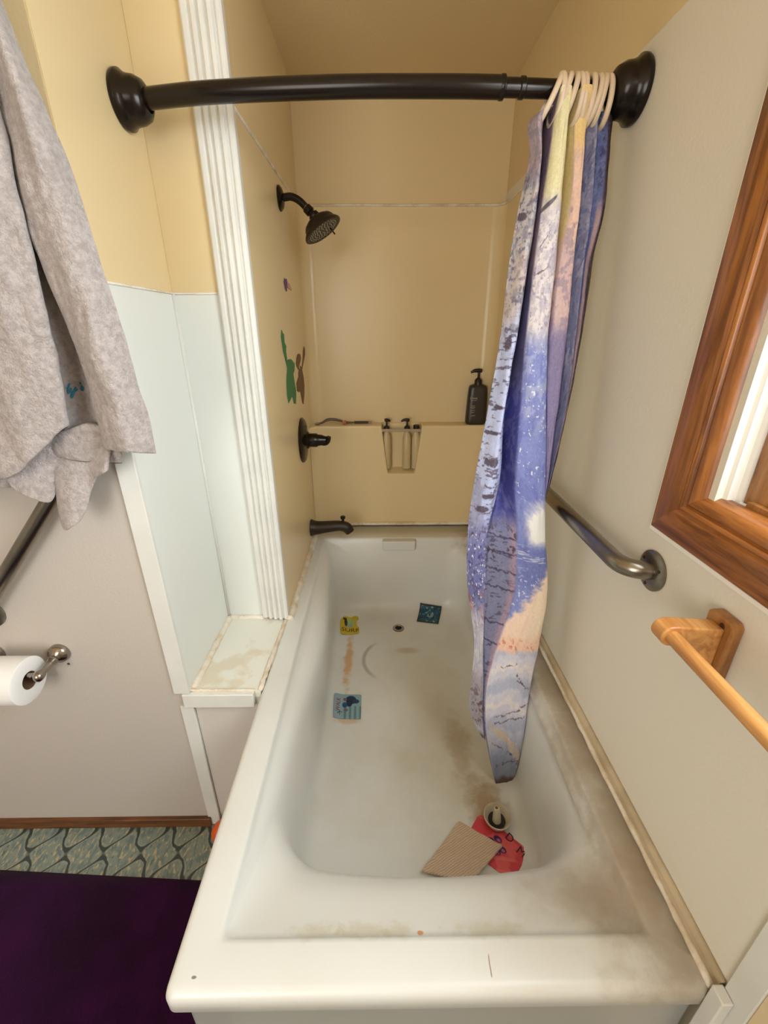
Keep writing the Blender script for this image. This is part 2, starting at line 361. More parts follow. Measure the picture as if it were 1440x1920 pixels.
# ---------------------------------------------------------------- room
XR, XS, XL = .472, -.488, -.297     # right wall, recess side wall, alcove left wall
YA, YP, YB = .83, 1.14, 1.905       # wall with the paper roll, partition face, alcove back
CZ = 2.152
struct(build('floor', G().box(-1.95, .62, -1.55, 2.0, -.05, 0), m_floor))
struct(build('ceiling', G().box(-1.95, .62, -1.55, 2.0, CZ, CZ + .05), m_ceil))
struct(build('wall_left', G().box(-1.9, XS - .0015, YA, YA + .07, 0, CZ), m_wall_beige), 'beige wall behind the towel and paper roll')
struct(build('wall_side', G().box(XS - .0013, XS, YA + .001, YP + .06, 0, CZ), m_white_panel), 'recess side wall, white below and yellow above')
struct(build('wall_partition', G().box(XS + .0005, XL - .0045, YP, YP + .06, 0, CZ), m_white_panel), 'end wall beside the shower, white below and yellow above')
struct(build('wall_alcove', G().box(XL - .07, XL - .004, YP + .061, YB + .06, 0, CZ), m_yellow), 'yellow plumbing wall of the shower alcove')
struct(build('wall_back', G().box(XL - .0035, XR - .0005, YB, YB + .06, 0, CZ), m_yellow), 'yellow back wall above the shower surround')
struct(build('wall_behind', G().box(-1.9, .62, -1.55, -1.5, 0, CZ), m_wall_beige))
struct(build('wall_far_left', G().box(-1.95, -1.9, -1.5, YA + .07, 0, CZ), m_wall_beige))
# right wall with its window opening
WY0, WY1, WZ0, WZ1 = -.26, .560, 1.135, 1.95
g = G()
g.box(XR, .62, -1.5, WY0, 0, CZ); g.box(XR, .62, WY1, 2.0, 0, CZ); g.box(XR, .62, WY0, WY1, 0, WZ0); g.box(XR, .62, WY0, WY1, WZ1, CZ)
struct(build('wall_right', g, m_wall_right), 'right wall, textured off-white with yellow paint above')

def frame_sweep(prof, y0, y1, z0, z1, g=None):
    """mitred frame: prof = list of (inset from outer edge, x)"""
    g = g or G(); P = []
    for ins, x in prof:
        P.append([(x, y1 - ins, z0 + ins), (x, y0 + ins, z0 + ins), (x, y0 + ins, z1 - ins), (x, y1 - ins, z1 - ins)])
    P.append(P[0]); return g.grid(P, True)
# painted bead round the casing
OY0, OY1, OZ0, OZ1 = -.36, .664, 1.056, 2.05
w_bead = struct(build('trim_1', frame_sweep([(0, XR + .002), (0, XR - .005), (.003, XR - .009), (.012, XR - .009), (.016, XR - .006), (.016, XR + .002)], OY0 - .002, OY1 + .004, OZ0 - .004, OZ1 + .002), simple('bead_white', (252, 246, 236), .4)), 'thin white bead around the wooden window casing')
# window, structure with its own parts
wn = thing('window_1', 'wooden framed window in the right wall', 'window', (XR, .15, 1.1)); del wn['category']; struct(wn)
def casing(name, sides, mat, prof):
    y0, y1, z0, z1 = OY0 + .012, OY1 - .012, OZ0 + .010, OZ1 - .012
    cor = lambda ins: [(y1 - ins, z0 + ins), (y0 + ins, z0 + ins), (y0 + ins, z1 - ins), (y1 - ins, z1 - ins)]
    g = G()
    for sd in sides:
        P = []
        for ins, x in prof + [prof[0]]:
            c = cor(ins); a, b = c[sd], c[(sd + 1) % 4]
            P.append([(x, a[0], a[1]), (x, b[0], b[1])])
        g.grid(P)
    return build(name, g, mat, wn, bevel=.0006)
prof = [(0, XR + .005), (0, XR - .016), (.003, XR - .019), (.030, XR - .022), (.046, XR - .020), (.050, XR - .016), (.054, XR - .018), (.058, XR - .016), (.060, XR - .012), (.064, XR - .014),
        (.070, XR - .012), (.078, XR - .004), (.084, XR + .008), (.084, XR + .02)]
casing('casing', (1, 3), m_wood_v, prof); casing('sill_casing', (0, 2), m_wood_h, prof)
iy0, iy1, iz0, iz1 = WY0, WY1, WZ0 + .002, WZ1
build('jamb', frame_sweep([(-.004, XR + .012), (.000, XR + .010), (.006, XR + .012), (.006, XR + .024), (.012, XR + .026), (.012, XR + .08), (-.004, XR + .08), (-.004, XR + .012)], iy0, iy1, iz0, iz1), m_white_vinyl, wn, label='white vinyl jamb')
build('sash', frame_sweep([(.0125, XR + .032), (.014, XR + .030), (.044, XR + .030), (.050, XR + .035), (.052, XR + .050), (.052, XR + .07), (.0125, XR + .07)], iy0, iy1, iz0, iz1), m_oak2, wn, label='inner wooden sash')
build('glass_pane', G().box(XR + .054, XR + .057, iy0 + .053, iy1 - .053, iz0 + .053, iz1 - .053), m_glass, wn)
build('stop_strip', G().box(XR + .020, XR + .0295, iy0 + .02, iy1 - .03, iz0 + .0125, iz0 + .020), m_oak2, wn)

# frame added round the rear fill light, out of view
g = G()
for a_, b_, c_, d_ in ((-1.32, .08, .58, .66), (-1.32, .08, 1.90, 1.98), (-1.32, -1.24, .66, 1.90), (.0, .08, .66, 1.90)): g.box(a_, b_, -1.4995, -1.465, c_, d_)
struct(build('rear_fill_frame', g, m_wood_v, bevel=.002), 'added wooden frame around the fill light behind')

# base board, corner trims, casing moulding
struct(build('baseboard_left', G().box(-1.9, -.512, YA - .012, YA, 0, .034), m_wood_lo, bevel=.002), 'brown wooden baseboard below the beige wall')
struct(build('trim_2', G().box(-.526, -.4865, YA - .006, YA + .004, .522, 1.449), m_trim, bevel=.001), 'upright white corner strip between beige wall and white panel')
struct(build('trim_3', G().box(-.520, -.4865, YA - .004, YA + .0035, .0, .477), m_trim, bevel=.001), 'white corner strip under the ledge')
struct(build('trim_4', G().tube([(XS + .002, YP - .002, .53), (XS + .002, YP - .002, 1.448)], .0045, 10), m_trim, smooth=True), 'narrow white bead in the corner of the recess')
mp = []
x0, x1, yf = -.377, -.2935, YP
for x, d in [(0, 0), (0, .010), (.004, .014), (.014, .014), (.017, .010), (.020, .010), (.023, .018), (.030, .019), (.033, .013), (.036, .013), (.039, .021), (.047, .021), (.050, .015), (.053, .015), (.056, .023),
             (.064, .023), (.067, .016), (.069, .016), (.072, .021), (.079, .021), (.0835, .017), (.0835, 0)]:
    mp.append((x0 + x, yf - d))
struct(build('trim_5', G().prism(mp, 1.0, lambda a, b, t: (a, b, .527 + t * (CZ - .527))), m_trim, bevel=.0012), 'tall fluted white moulding beside the shower opening')
# thin caulk line on the panel top edges
struct(build('trim_6', G().tube([(XS + .001, YA + .01, 1.449), (XS + .001, YP - .002, 1.449), (-.375, YP - .001, 1.449)], .0025, 8), m_caulk, smooth=True), 'caulk line on top of the white panels')
# panel edge strip on the right wall, near
struct(build('trim_7', G().box(XR - .006, XR - .0005, .246, .280, 0, 1.05), m_trim, bevel=.001), 'upright white strip on the right wall at the tub front')
m_yel_r = simple('yellow_paint_low', (226, 204, 164), .5, 0, (170, .22, .0015))
struct(build('wall_right_near', G().box(XR - .003, XR - .0005, -1.5, .2455, 0, 1.045), m_yel_r), 'yellow painted part of the right wall in front of the tub')

# low box beside the tub
lb = thing('ledge', 'low white laminate ledge between recess wall and tub', 'ledge', (-.40, .98, 0)); 
build('ledge_top', G().box(XS + .001, -.310, YA + .004, YP - .001, .500, .521), m_ledge, lb)
build('front_panel', G().box(XS + .001, -.312, YA + .006, YA + .014, 0.001, .4995), simple('panel_grey', (214, 206, 196), .5), lb, label='grey white front panel of the ledge')
build('front_strip', G().box(-.506, -.326, YA - .010, YA + .0035, .478, .5205), m_trim, lb, bevel=.002, label='white edging strip')
def wig(p0, p1, n, amp, seed):
    random.seed(seed); a = Vector(p0); b = Vector(p1)
    return [a.lerp(b, i / (n - 1)) + Vector([random.uniform(-amp, amp) for _ in range(3)]) for i in range(n)]
def bead(name, p0, p1, r, seed, mat=m_caulk, parent=None, n=24, amp=.0012):
    random.seed(seed + 99); return build(name, G().tube(wig(p0, p1, n, amp, seed), [r * random.uniform(.8, 1.15) for _ in range(n)], 10), mat, parent, smooth=True)
bead('caulk_bead', (XS + .004, YA + .01, .523), (XS + .004, YP - .004, .523), .010, 1, m_caulk, lb)
bead('caulk_bead', (XS + .006, YP - .004, .523), (-.375, YP - .004, .523), .008, 2, m_caulk, lb)
bead('caulk_bead', (-.311, YA + .005, .522), (-.303, YP - .02, .522), .0065, 3, m_caulk, lb)
bead('caulk_bead', (-.500, YA + .006, .522), (-.325, YA + .006, .521), .004, 4, m_caulk, lb)
struct(bead('trim_8', (XR - .013, .286, .5245), (XR - .010, 1.82, .5245), .0055, 5, n=80, amp=.0004), 'stained caulk moulding where the tub meets the right wall')
struct(build('trim_9', G().prism([(XR - .0005, .522), (XR - .0005, .546), (XR - .005, .546), (XR - .010, .540), (XR - .011, .522)], 1, lambda a, b, t: (a, .284 + t * 1.52, b)), m_caulk2, bevel=.001), 'upper caulk strip along the right wall')
struct(bead('trim_10', (XL + .006, YP - .02, .524), (XL + .006, 1.83, .526), .013, 6, n=60), 'thick aged caulk under the plumbing wall')
struct(build('trim_11', G().box(XR - .022, XR - .0065, .262, .2825, 0, .545), m_trim, bevel=.002), 'white strip where the tub front meets the wall')

# ---------------------------------------------------------------- bathtub
D = .522
tub = thing('bathtub', 'large white bathtub with wide dirty deck and sloping front ledge', 'bathtub', (.08, 1.05, 0))
def ring(x0, x1, y0, y1, r, zf, bl=0, br=0, cf=0):
    P = []
    for x, y in rrect(x0, x1, y0, y1, r):
        w = math.exp(-((y - 1.12) / .30) ** 2)
        tx = (x - x0) / (x1 - x0)
        x2 = x + bl * w * max(0, 1 - 3 * tx) - br * w * max(0, 3 * tx - 2)
        fy = max(0, 1 - (y - y0) / .25)
        y2 = y - cf * fy * (1 - (2 * tx - 1) ** 2)
        P.append((x2, y2, zf(x, y) if callable(zf) else zf))
    return P
def slope(zside, zfront, y0):
    return lambda x, y: zside + (zfront - zside) * max(0, min(1, 1 - (y - y0) / .12)) ** 1.5
R_ = [ring(-.293, .468, .298, 1.825, .012, .001), ring(-.293, .468, .298, 1.825, .012, .474), ring(-.303, .4695, .288, 1.828, .014, .478), ring(-.308, .4695, .283, 1.829, .014, .484),
      ring(-.308, .4695, .283, 1.829, .014, .508), ring(-.306, .4695, .2855, 1.829, .014, .516), ring(-.301, .4695, .291, 1.829, .014, .521), ring(-.294, .4695, .298, 1.829, .014, D),
      ring(-.252, .412, .340, 1.705, .010, D), ring(-.247, .407, .345, 1.700, .012, D - .001), ring(-.244, .404, .349, 1.697, .014, D - .005), ring(-.242, .402, .352, 1.695, .016, D - .012),
      ring(-.238, .399, .360, 1.692, .020, slope(D - .018, D - .015, .36)),
      ring(-.232, .396, .402, 1.690, .035, slope(D - .024, D - .030, .40), .012), ring(-.226, .389, .428, 1.688, .05, slope(D - .032, D - .040, .42), .022, 0, .006),
      ring(-.220, .392, .466, 1.685, .075, slope(D - .042, D - .054, .46), .030, 0, .022), ring(-.215, .391, .486, 1.682, .09, slope(D - .056, D - .072, .475), .034, 0, .029),
      ring(-.211, .390, .499, 1.679, .10, slope(D - .085, D - .10, .485), .034, 0, .031), ring(-.206, .389, .512, 1.672, .11, D - .17, .026, 0, .028), ring(-.202, .387, .526, 1.674, .11, D - .24, .016, 0, .018),
      ring(-.198, .385, .535, 1.667, .10, D - .29, .008), ring(-.191, .380, .540, 1.658, .10, D - .320), ring(-.179, .371, .556, 1.644, .10, D - .339), ring(-.158, .354, .578, 1.625, .10, D - .348),
      ring(-.126, .322, .61, 1.59, .09, D - .351), ring(-.06, .24, .70, 1.47, .08, D - .3515), ring(.06, .12, .95, 1.2, .02, D - .352)]
g = G().grid(R_, True); n0 = len(R_[0]); g.f.append(tuple(len(g.v) - n0 + i for i in range(n0)))
tb = build('tub_body', g, m_tub, tub, smooth=True)
bm = bmesh.new(); bm.from_mesh(tb.data)
for f in bm.faces:
    pass
bm.to_mesh(tb.data); bm.free()
build('drain', G().lathe([(.0005, 0), (.012, 0), (.0125, .0015), (.014, .004), (.022, .004), (.0245, .0025), (.025, .0)], (.075, 1.52, D - .3515), n=36, cap=False), m_nickel, tub, smooth=True, angle=40)
build('drain_hole', G().lathe([(.0125, 0), (.0125, .0035)], (.075, 1.52, D - .3515), n=30), simple('drain_black', (14, 12, 10), .8), tub)
build('overflow_cover', G().box(.008, .152, 1.667, 1.707, .474, .519), m_tub, tub, bevel=.005)
# thin purple bath mat
def _fab(name, col, dk, sc=300, st=.8, d=.003):
    a = M(name, col, .95, 0, .1); a.b.inputs['Sheen Weight'].default_value = .06
    a.col(a.mix(a.sm(a.noise(6, 3), .3, .7), col, dk)); a.bump(a.noise(sc, 3, .7), st, d); return a.m
m_purple = _fab('purple_pile', (52, 4, 52), (34, 2, 34))
random.seed(3); P = []
for i in range(60):
    row = []
    for j in range(60):
        x = -1.35 + (1.35 - .32) * j / 59; y = -.25 + i / 59 * (.925 + .0 * x) ; y = -.25 + i / 59 * ((.712 - .055 * (x + 1.05)) + .25)
        e = min(j, 59 - j, i, 59 - i); h = .016 * min(1, e / 2.0) ** .5 + .001
        h += .003 * math.sin(x * 9 + y * 5) * min(1, e / 4)
        row.append((x, y, h))
    P.append(row)
o = build('bath_mat', G().grid(P), m_purple, smooth=True); tag(o, 'dark purple bath mat on the patterned floor beside the tub', 'mat')
# orange ball on the floor behind the tub corner
b = G().lathe([(.001, -.032)] + [(.032 * math.sin(t * PI / 16), -.032 * math.cos(t * PI / 16)) for t in range(1, 16)] + [(.001, .032)], (-.462, .785, .033), n=32)
tag(build('ball', b, simple('orange_plastic', (216, 92, 36), .35), smooth=True), 'small orange ball on the floor between the ledge and the tub', 'ball')

# ---------------------------------------------------------------- shower surround
sr = thing('shower_surround', 'cream moulded shower surround with built-in shelf around the alcove', 'shower surround', (.08, 1.85, .522))
ZT = 1.79; yb = 1.90; rc = .05
plan = [(XL, YP + .001)] + [(XL, YP + .001 + (yb - rc - YP - .001) * i / 12) for i in range(1, 13)]
plan += [(XL + rc - rc * math.cos(a), yb - rc + rc * math.sin(a)) for a in [PI / 2 * i / 12 for i in range(1, 13)]]
plan += [(XL + rc + (XR - XL - 2 * rc) * i / 12, yb) for i in range(1, 13)]
plan += [(XR - .004 - rc + rc * math.sin(a), yb - rc + rc * math.cos(a)) for a in [PI / 2 * i / 12 for i in range(1, 13)]]
plan += [(XR - .004, yb - rc - (yb - rc - 1.34) * i / 12) for i in range(1, 13)]
zs = [.523 + (ZT - .523) * i / 24 for i in range(25)]
build('wall_panel', G().grid([[(x, y, z) for x, y in plan] for z in zs]), m_surround, sr, smooth=True, angle=50)
cl = []
for i, (x, y) in enumerate(plan):
    cx = 1 if abs(x - (XL + .02)) < .03 and y > yb - .06 else 0
    cl.append((x, y, ZT + .002 * noise.noise(Vector((x * 20, y * 20, 0)))))
build('caulk_bead', G().tube(cl, .0045, 8), m_caulk, sr, smooth=True)
# moulded lower block with shelf and tapered soap pocket
YF = 1.832; ZS = .990
def depth(x, z):
    """y of the block's front at x,z"""
    y = YF + .003 * math.cos((x - .09) * 9)
    t = (z - .770) / (ZS - .770)
    if t > -.15:
        tt = max(0, min(1, t)); hw = .060 + .028 * tt; cx = .0935
        e = (hw - abs(x - cx)) / .006; k = max(0, min(1, e)); k = k * k * (3 - 2 * k)
        kb = max(0, min(1, (z - .772) / .02)); kb = kb * kb * (3 - 2 * kb)
        dp = .058
        y += dp * k * kb
    c = max(0, 1 - (x - XL) / .05); y -= .045 * c * c
    return min(y, yb - .002)
xs_ = sorted(set([XL + .001 + i * (XR - XL - .007) / 90 for i in range(91)] + [.0935 + s * (.05 + .04 * i / 30) for s in (-1, 1) for i in range(31)]))
zz_ = sorted(set([.523 + i * (ZS - .012 - .523) / 40 for i in range(41)] + [.766 + i * .002 for i in range(16)]))
P = [[(x, depth(x, z), z) for x in xs_] for z in zz_]
for a in (15, 30, 45, 60, 75, 90):
    A = math.radians(a); P.append([(x, depth(x, ZS) + .008 * (1 - math.cos(A)), ZS - .008 + .008 * math.sin(A)) for x in xs_])
P.append([(x, yb - .001, ZS + .001) for x in xs_])
build('shelf_block', G().grid(P), m_surround, sr, smooth=True, angle=50)
m_bar = simple('pocket_bar', (176, 160, 134), .25)
build('pocket_bar', G().box(.008, .178, YF + .004, YF + .012, .962, .974), m_bar, sr, bevel=.002, label='grey retaining bar across the soap pocket')
build('cove_bead', G().tube([(XL + .03, YF - .003, .532)] + [(XL + .03 + i * .06, YF - .004 + .002 * (i % 2), .531) for i in range(1, 12)] + [(XR - .01, YF - .003, .531)], .008, 10), m_caulk, sr, smooth=True)
# ---------------------------------------------------------------- shower fittings
sh = thing('shower_fixture', 'dark bronze shower head on a bent arm, high on the left alcove wall', 'shower head', (XL, 1.55, 1.73))
ax = (1, 0, 0)
build('flange', G().lathe([(.033, 0), (.033, .004), (.026, .010), (.014, .014)], (XL + .0005, 1.55, 1.730), ax, 36), m_bronze, sh, smooth=True, angle=40)
arm = catmull([(XL + .005, 1.55, 1.730), (XL + .035, 1.55, 1.734), (XL + .060, 1.55, 1.724), (XL + .082, 1.55, 1.704)], 20)
build('arm', G().tube([tuple(p) for p in arm], .0105, 18), m_bronze, sh, smooth=True, angle=50)
j = Vector((XL + .080, 1.55, 1.706)); dr = Vector((.72, -.10, -.69)).normalized()
build('coupling', G().tube([j - dr * .002, j], .0115, 20), m_nickel, sh, smooth=True, angle=40)
build('swivel', G().lathe([(.014, .0), (.0145, .016), (.011, .019), (.011, .023), (.016, .026), (.017, .036), (.013, .042)], j, dr, 24), m_bronze, sh, smooth=True, angle=40)
hp = j + dr * .036; hd = Vector((.53, -.10, -.84)).normalized()
head = build('spray_head', G().lathe([(.014, -.002), (.030, .004), (.044, .012), (.050, .020), (.051, .026), (.056, .030), (.062, .038), (.062, .041), (.058, .043), (.050, .041)], hp, hd, 48, cap=False), m_bronze_m, sh, smooth=True, angle=50)
build('face_plate', G().lathe([(.0005, .040), (.050, .0405)], hp, hd, 48, cap=False), m_bronze_m, head, smooth=True)
ng = G(); u = hd.orthogonal().normalized(); w = hd.cross(u)
for rr_, nn in ((.012, 6), (.021, 12), (.030, 18), (.039, 24), (.046, 28)):
    for k in range(nn):
        t = 2 * PI * (k + .5 * (rr_ > .02)) / nn; c = hp + (u * math.cos(t) + w * math.sin(t)) * rr_
        ng.lathe([(.0016, .039), (.0012, .0435)], c, hd, 8)
o = build('nozzle', ng, simple('nozzle_grey', (150, 144, 120), .5), head); o['kind'] = 'stuff'
build('lever', G().tube([hp + hd * .036 - u * .03, hp + hd * .062 - u * .034], .0022, 10), m_bronze, head, smooth=True)

vl = thing('shower_valve', 'round dark bronze shower valve with short lever handle on the left alcove wall', 'shower valve', (XL, 1.62, .98))
vc = (XL + .0005, 1.62, .980)
build('escutcheon', G().lathe([(.085, 0), (.085, .004), (.078, .010), (.050, .016), (.034, .020), (.030, .026)], vc, ax, 56), m_bronze, vl, smooth=True, angle=40)
build('hub', G().lathe([(.024, .02), (.026, .03), (.026, .055), (.022, .060), (.020, .075), (.016, .085), (.014, .095)], vc, ax, 32), m_bronze, vl, smooth=True, angle=40)
hl_ = catmull([(XL + .062, 1.62, .974), (XL + .085, 1.615, .970), (XL + .098, 1.61, .978), (XL + .104, 1.605, .996)], 16)
build('lever', G().tube([tuple(p) for p in hl_], [.012 - .004 * i / 15 for i in range(16)], 16), m_bronze, vl, smooth=True, angle=60)

sp = thing('tub_spout', 'dark bronze tub spout with pull-up diverter above the rim', 'tub spout', (XL, 1.66, .59))
pts = catmull([(XL, 1.66, .592), (XL + .03, 1.66, .592), (XL + .08, 1.66, .597), (XL + .125, 1.66, .600), (XL + .152, 1.66, .592), (XL + .166, 1.66, .572)], 26)
rad = np.interp(np.linspace(0, 1, 26), [0, .06, .12, .3, .6, .8, 1], [.036, .036, .031, .026, .022, .023, .020])
build('spout_body', G().tube([tuple(p) for p in pts], [float(r) for r in rad], 28), m_bronze_m, sp, smooth=True, angle=60)
build('diverter', G().lathe([(.006, .0), (.005, .018), (.010, .022), (.011, .030), (.008, .033)], (XL + .138, 1.66, .612), (0, 0, 1), 20), m_bronze, sp, smooth=True, angle=40)

# stickers on the plumbing wall
def sticker(name, label, cat, poly, col, off=0.0):
    a = simple(name + '_foam', col, .6)
    o = build(name, G().prism(poly, 1, lambda y, z, t: (XL + .0006 + off + .0018 * t, y, z)), a)
    return tag(o, label, cat)
sticker('wall_sticker', 'green foam creature sticker with raised arms on the left alcove wall', 'sticker', GREEN, (50, 122, 74))
sticker('wall_sticker', 'brown foam creature sticker beside the green one on the alcove wall', 'sticker', BROWN, (112, 78, 50))
sticker('wall_sticker', 'tiny purple sticker, higher than the green creature', 'sticker', HEART, (104, 70, 120))
sticker('wall_sticker', 'tiny faded pink sticker touching the purple one', 'sticker', HEART2, (196, 160, 140))

# ---------------------------------------------------------------- shelf items
def pump(g, x, y, z, s=1.0, d=-1, hd=.03):
    g.lathe([(.014 * s, 0), (.0135 * s, .018 * s), (.008 * s, .024 * s), (.0045 * s, .027 * s), (.0045 * s, .045 * s)], (x, y, z), n=20)
    a = [(x - d * .010 * s, y, z + .050 * s), (x, y, z + .051 * s), (x + d * hd * .6, y, z + .050 * s), (x + d * hd, y, z + .044 * s)]
    g.tube(a, [.0065 * s, .0075 * s, .006 * s, .0035 * s], 14); return g
bt = thing('pump_bottle', 'tall dark pump bottle with white lettering on the shelf beside the curtain', 'bottle', (.413, 1.865, .992))
m_bot = simple('dark_bottle', (52, 44, 34), .35)
prof = [(.90, 0), (1, .006), (1, .02), (.985, .06), (.94, .12), (.88, .150), (.80, .158), (.5, .163), (.36, .166)]
P = []
for s_, h in prof:
    row = []
    for k in range(48):
        t = 2 * PI * k / 48; c, s2 = math.cos(t), math.sin(t)
        row.append((.413 + .043 * s_ * math.copysign(abs(c) ** .6, c), 1.865 + .026 * s_ * math.copysign(abs(s2) ** .6, s2), .992 + h))
    P.append(row)
build('bottle_body', G().grid(P, True), m_bot, bt, smooth=True, angle=50)
build('pump', pump(G(), .413, 1.865, 1.152, 1.15, -1, .034), m_black, bt, smooth=True, angle=50)
def text_g(body, size, font_shear=0):
    cu = bpy.data.curves.new('t', 'FONT'); cu.body = body; cu.size = size; cu.shear = font_shear; cu.align_x = 'CENTER'; cu.extrude = .0002; cu.resolution_u = 3
    o = bpy.data.objects.new('t', cu); COL.objects.link(o); dg = bpy.context.evaluated_depsgraph_get()
    me = bpy.data.meshes.new_from_object(o.evaluated_get(dg)); v = [tuple(p.co) for p in me.vertices]; f = [tuple(p.vertices) for p in me.polygons]
    bpy.data.objects.remove(o, do_unlink=True); return v, f
m_wtext = simple('white_print', (196, 188, 160), .5)
g = G()
def put(g, body, size, fn, shear=0):
    v, f = text_g(body, size, shear); return g.add([fn(*p) for p in v], f)
yt = 1.8385
put(g, 'Dove', .0135, lambda a, b, c: (.3945 + a, yt - c, 1.098 + b))
put(g, 'MEN+CARE', .0048, lambda a, b, c: (.3945 + a, yt - c, 1.091 + b))
for i, (zz, ww) in enumerate(((1.070, .016), (1.064, .020), (1.058, .014), (1.050, .018), (1.042, .016))): g.box(.394 - ww / 2, .394 + ww / 2, yt - .0003, yt, zz, zz + .0012)
g.tube([(.388, yt, 1.026), (.394, yt, 1.031), (.400, yt, 1.028), (.405, yt, 1.033)], .0008, 6)
build('label_print', g, m_wtext, bt)
# pocket bottles: pale bodies, dark pumps
m_pale = simple('pale_bottle', (204, 184, 142), .3)
def pocket_bottle(x, lab, kind, d):
    t = thing('pocket_bottle', lab, 'bottle', (x, 1.863, .793), 'bottles in the soap pocket')
    r = .019
    build('bottle_body', G().lathe([(r * .9, 0), (r, .004), (r, .135), (r * .8, .15), (.012, .158), (.010, .168)], (x, 1.863, .793), n=28), m_pale, t, smooth=True, angle=50)
    if kind == 'pump': build('pump', pump(G(), x, 1.863, .960, .95, d, .026 if d < 0 else .016), m_black, t, smooth=True, angle=50)
    else: build('cap', G().lathe([(.013, 0), (.0135, .024), (.011, .027)], (x, 1.863, .960), n=24), m_black, t, smooth=True, angle=40)
pocket_bottle(.029, 'bottle with dark pump at the left end of the soap pocket', 'pump', 1)
pocket_bottle(.118, 'bottle with dark long-nosed pump right of the middle of the soap pocket', 'pump', -1)
pocket_bottle(.158, 'bottle with short dark cap at the right end of the soap pocket', 'cap', 1)
# razors
rz = thing('razor', 'grey curved disposable razor at the left end of the shelf', 'razor', (-.21, 1.865, .992))
m_rz = simple('grey_razor', (96, 84, 62), .3)
p = catmull([(-.262, 1.852, .9965), (-.247, 1.855, 1.000), (-.225, 1.86, 1.0115), (-.195, 1.868, 1.010), (-.163, 1.875, 1.001)], 24)
build('handle', G().tube([tuple(q) for q in p], [float(x) for x in np.interp(np.linspace(0, 1, 24), [0, .2, .5, .8, 1], [.003, .0045, .0055, .006, .004])], 12), m_rz, rz, smooth=True)
build('blade_head', G().box(-.278, -.258, 1.838, 1.868, .992, .998), m_nickel, rz, bevel=.001)
rz = thing('razor', 'orange and dark razor with straight handle left of the soap pocket', 'razor', (-.09, 1.862, .992))
build('blade_head', G().box(-.157, -.145, 1.842, 1.878, .992, 1.004), simple('razor_orange', (190, 92, 40), .4), rz, bevel=.001)
build('neck', G().tube([(-.147, 1.862, .9975), (-.112, 1.862, .9985)], [.0055, .0035], 14), simple('razor_grey', (90, 78, 60), .4), rz, smooth=True, angle=50)
build('handle', G().tube([(-.111, 1.862, .9985), (-.050, 1.862, .9985)], .0055, 14), simple('razor_dark', (44, 18, 16), .3), rz, smooth=True, angle=50)
build('end_cap', G().tube([(-.0505, 1.862, .9985), (-.036, 1.862, .9985)], .005, 14), simple('razor_tip', (156, 140, 112), .3), rz, smooth=True, angle=50)

# ---------------------------------------------------------------- curtain rod
rod = thing('curtain_rod', 'dark bronze curved shower curtain rod across the tub', 'curtain rod', (0, 1.0, 1.76))
rp = catmull([(XS + .03, 1.062, 1.772), (-.30, 1.022, 1.768), (-.08, .998, 1.766), (.10, .990, 1.764), (.21, .990, 1.763), (.34, .998, 1.763), (XR - .03, 1.008, 1.765)], 60)
rr1 = [tuple(p) for p in rp]; k1 = 40
build('rod_outer', G().tube(rr1[:k1 + 1], .0168, 28), m_bronze, rod, smooth=True, angle=50)
build('rod_inner', G().tube(rr1[k1:], .0140, 28), m_bronze, rod, smooth=True, angle=50)
c = Vector(rr1[k1]); d_ = (Vector(rr1[k1 + 1]) - c).normalized()
build('end_collar', G().lathe([(.0165, -.004), (.0180, -.002), (.0180, .004), (.0150, .006)], c, d_, 28), m_bronze, rod, smooth=True, angle=40)
build('end_collar', G().lathe([(.0140, -.003), (.0160, -.001), (.0160, .006), (.0140, .008)], c + d_ * .034, d_, 28), m_bronze, rod, smooth=True, angle=40)
fl = [(.044, 0), (.046, .004), (.046, .010), (.041, .015), (.038, .024), (.037, .034), (.031, .047), (.022, .053), (.0185, .053), (.0185, .046)]
build('flange', G().lathe(fl, (XS + .0005, 1.060, 1.770), (1, 0, 0), 56, cap=False), m_bronze, rod, smooth=True, angle=50)
build('flange', G().lathe([(r * 1.08, h) for r, h in fl], (XR - .0005, 1.008, 1.765), (-1, 0, 0), 56, cap=False), m_bronze, rod, smooth=True, angle=50)

# ---------------------------------------------------------------- curtain
QN, VN = 520, 1000
NC, NR = CX.shape
ROWS = np.array([178, 228, 300, 400, 500, 630, 760, 900, 1000, 1100, 1200, 1270, 1340, 1400, 1470.])
DEPTH = np.array([-.5, 2.2, .5, -3, 1.6, 3.0, 2.2, -1.6, 1.0, 1.4, -1.2, .6, -.8, -.2, -2.8]) * .01
DROW = np.array([1, 1, 1, 1, 1, 1, 1.05, 1.1, 1.1, 1.05, 1.0, .9, .8, .6, .3])
ctl = np.zeros((NR, NC, 3))
for k in range(NC):
    zc = CZ3 if k <= 3 else CZM
    ctl[:, k, 0] = CX[k]; ctl[:, k, 2] = zc
    ybase = .83 + (np.array(zc) - .18) * (1.0 - .83) / (1.75 - .18)
    d = np.full(NR, DEPTH[k])
    if k in (2, 3): d[8:] = [(.004, .010)[k == 2]] * (NR - 8)
    if k == 1: d[8:] = .006
    if k >= 7: d[8:] = -.006 * (k - 6) * .7
    if k == 5: d[12:] *= .7
    if k in (4, 5, 6, 8, 9): d[0] = .028
    else: ctl[0, k, 2] -= .022
    ctl[:, k, 1] = ybase - d * DROW
VI = (ROWS - ROWS[0]) / (ROWS[-1] - ROWS[0])
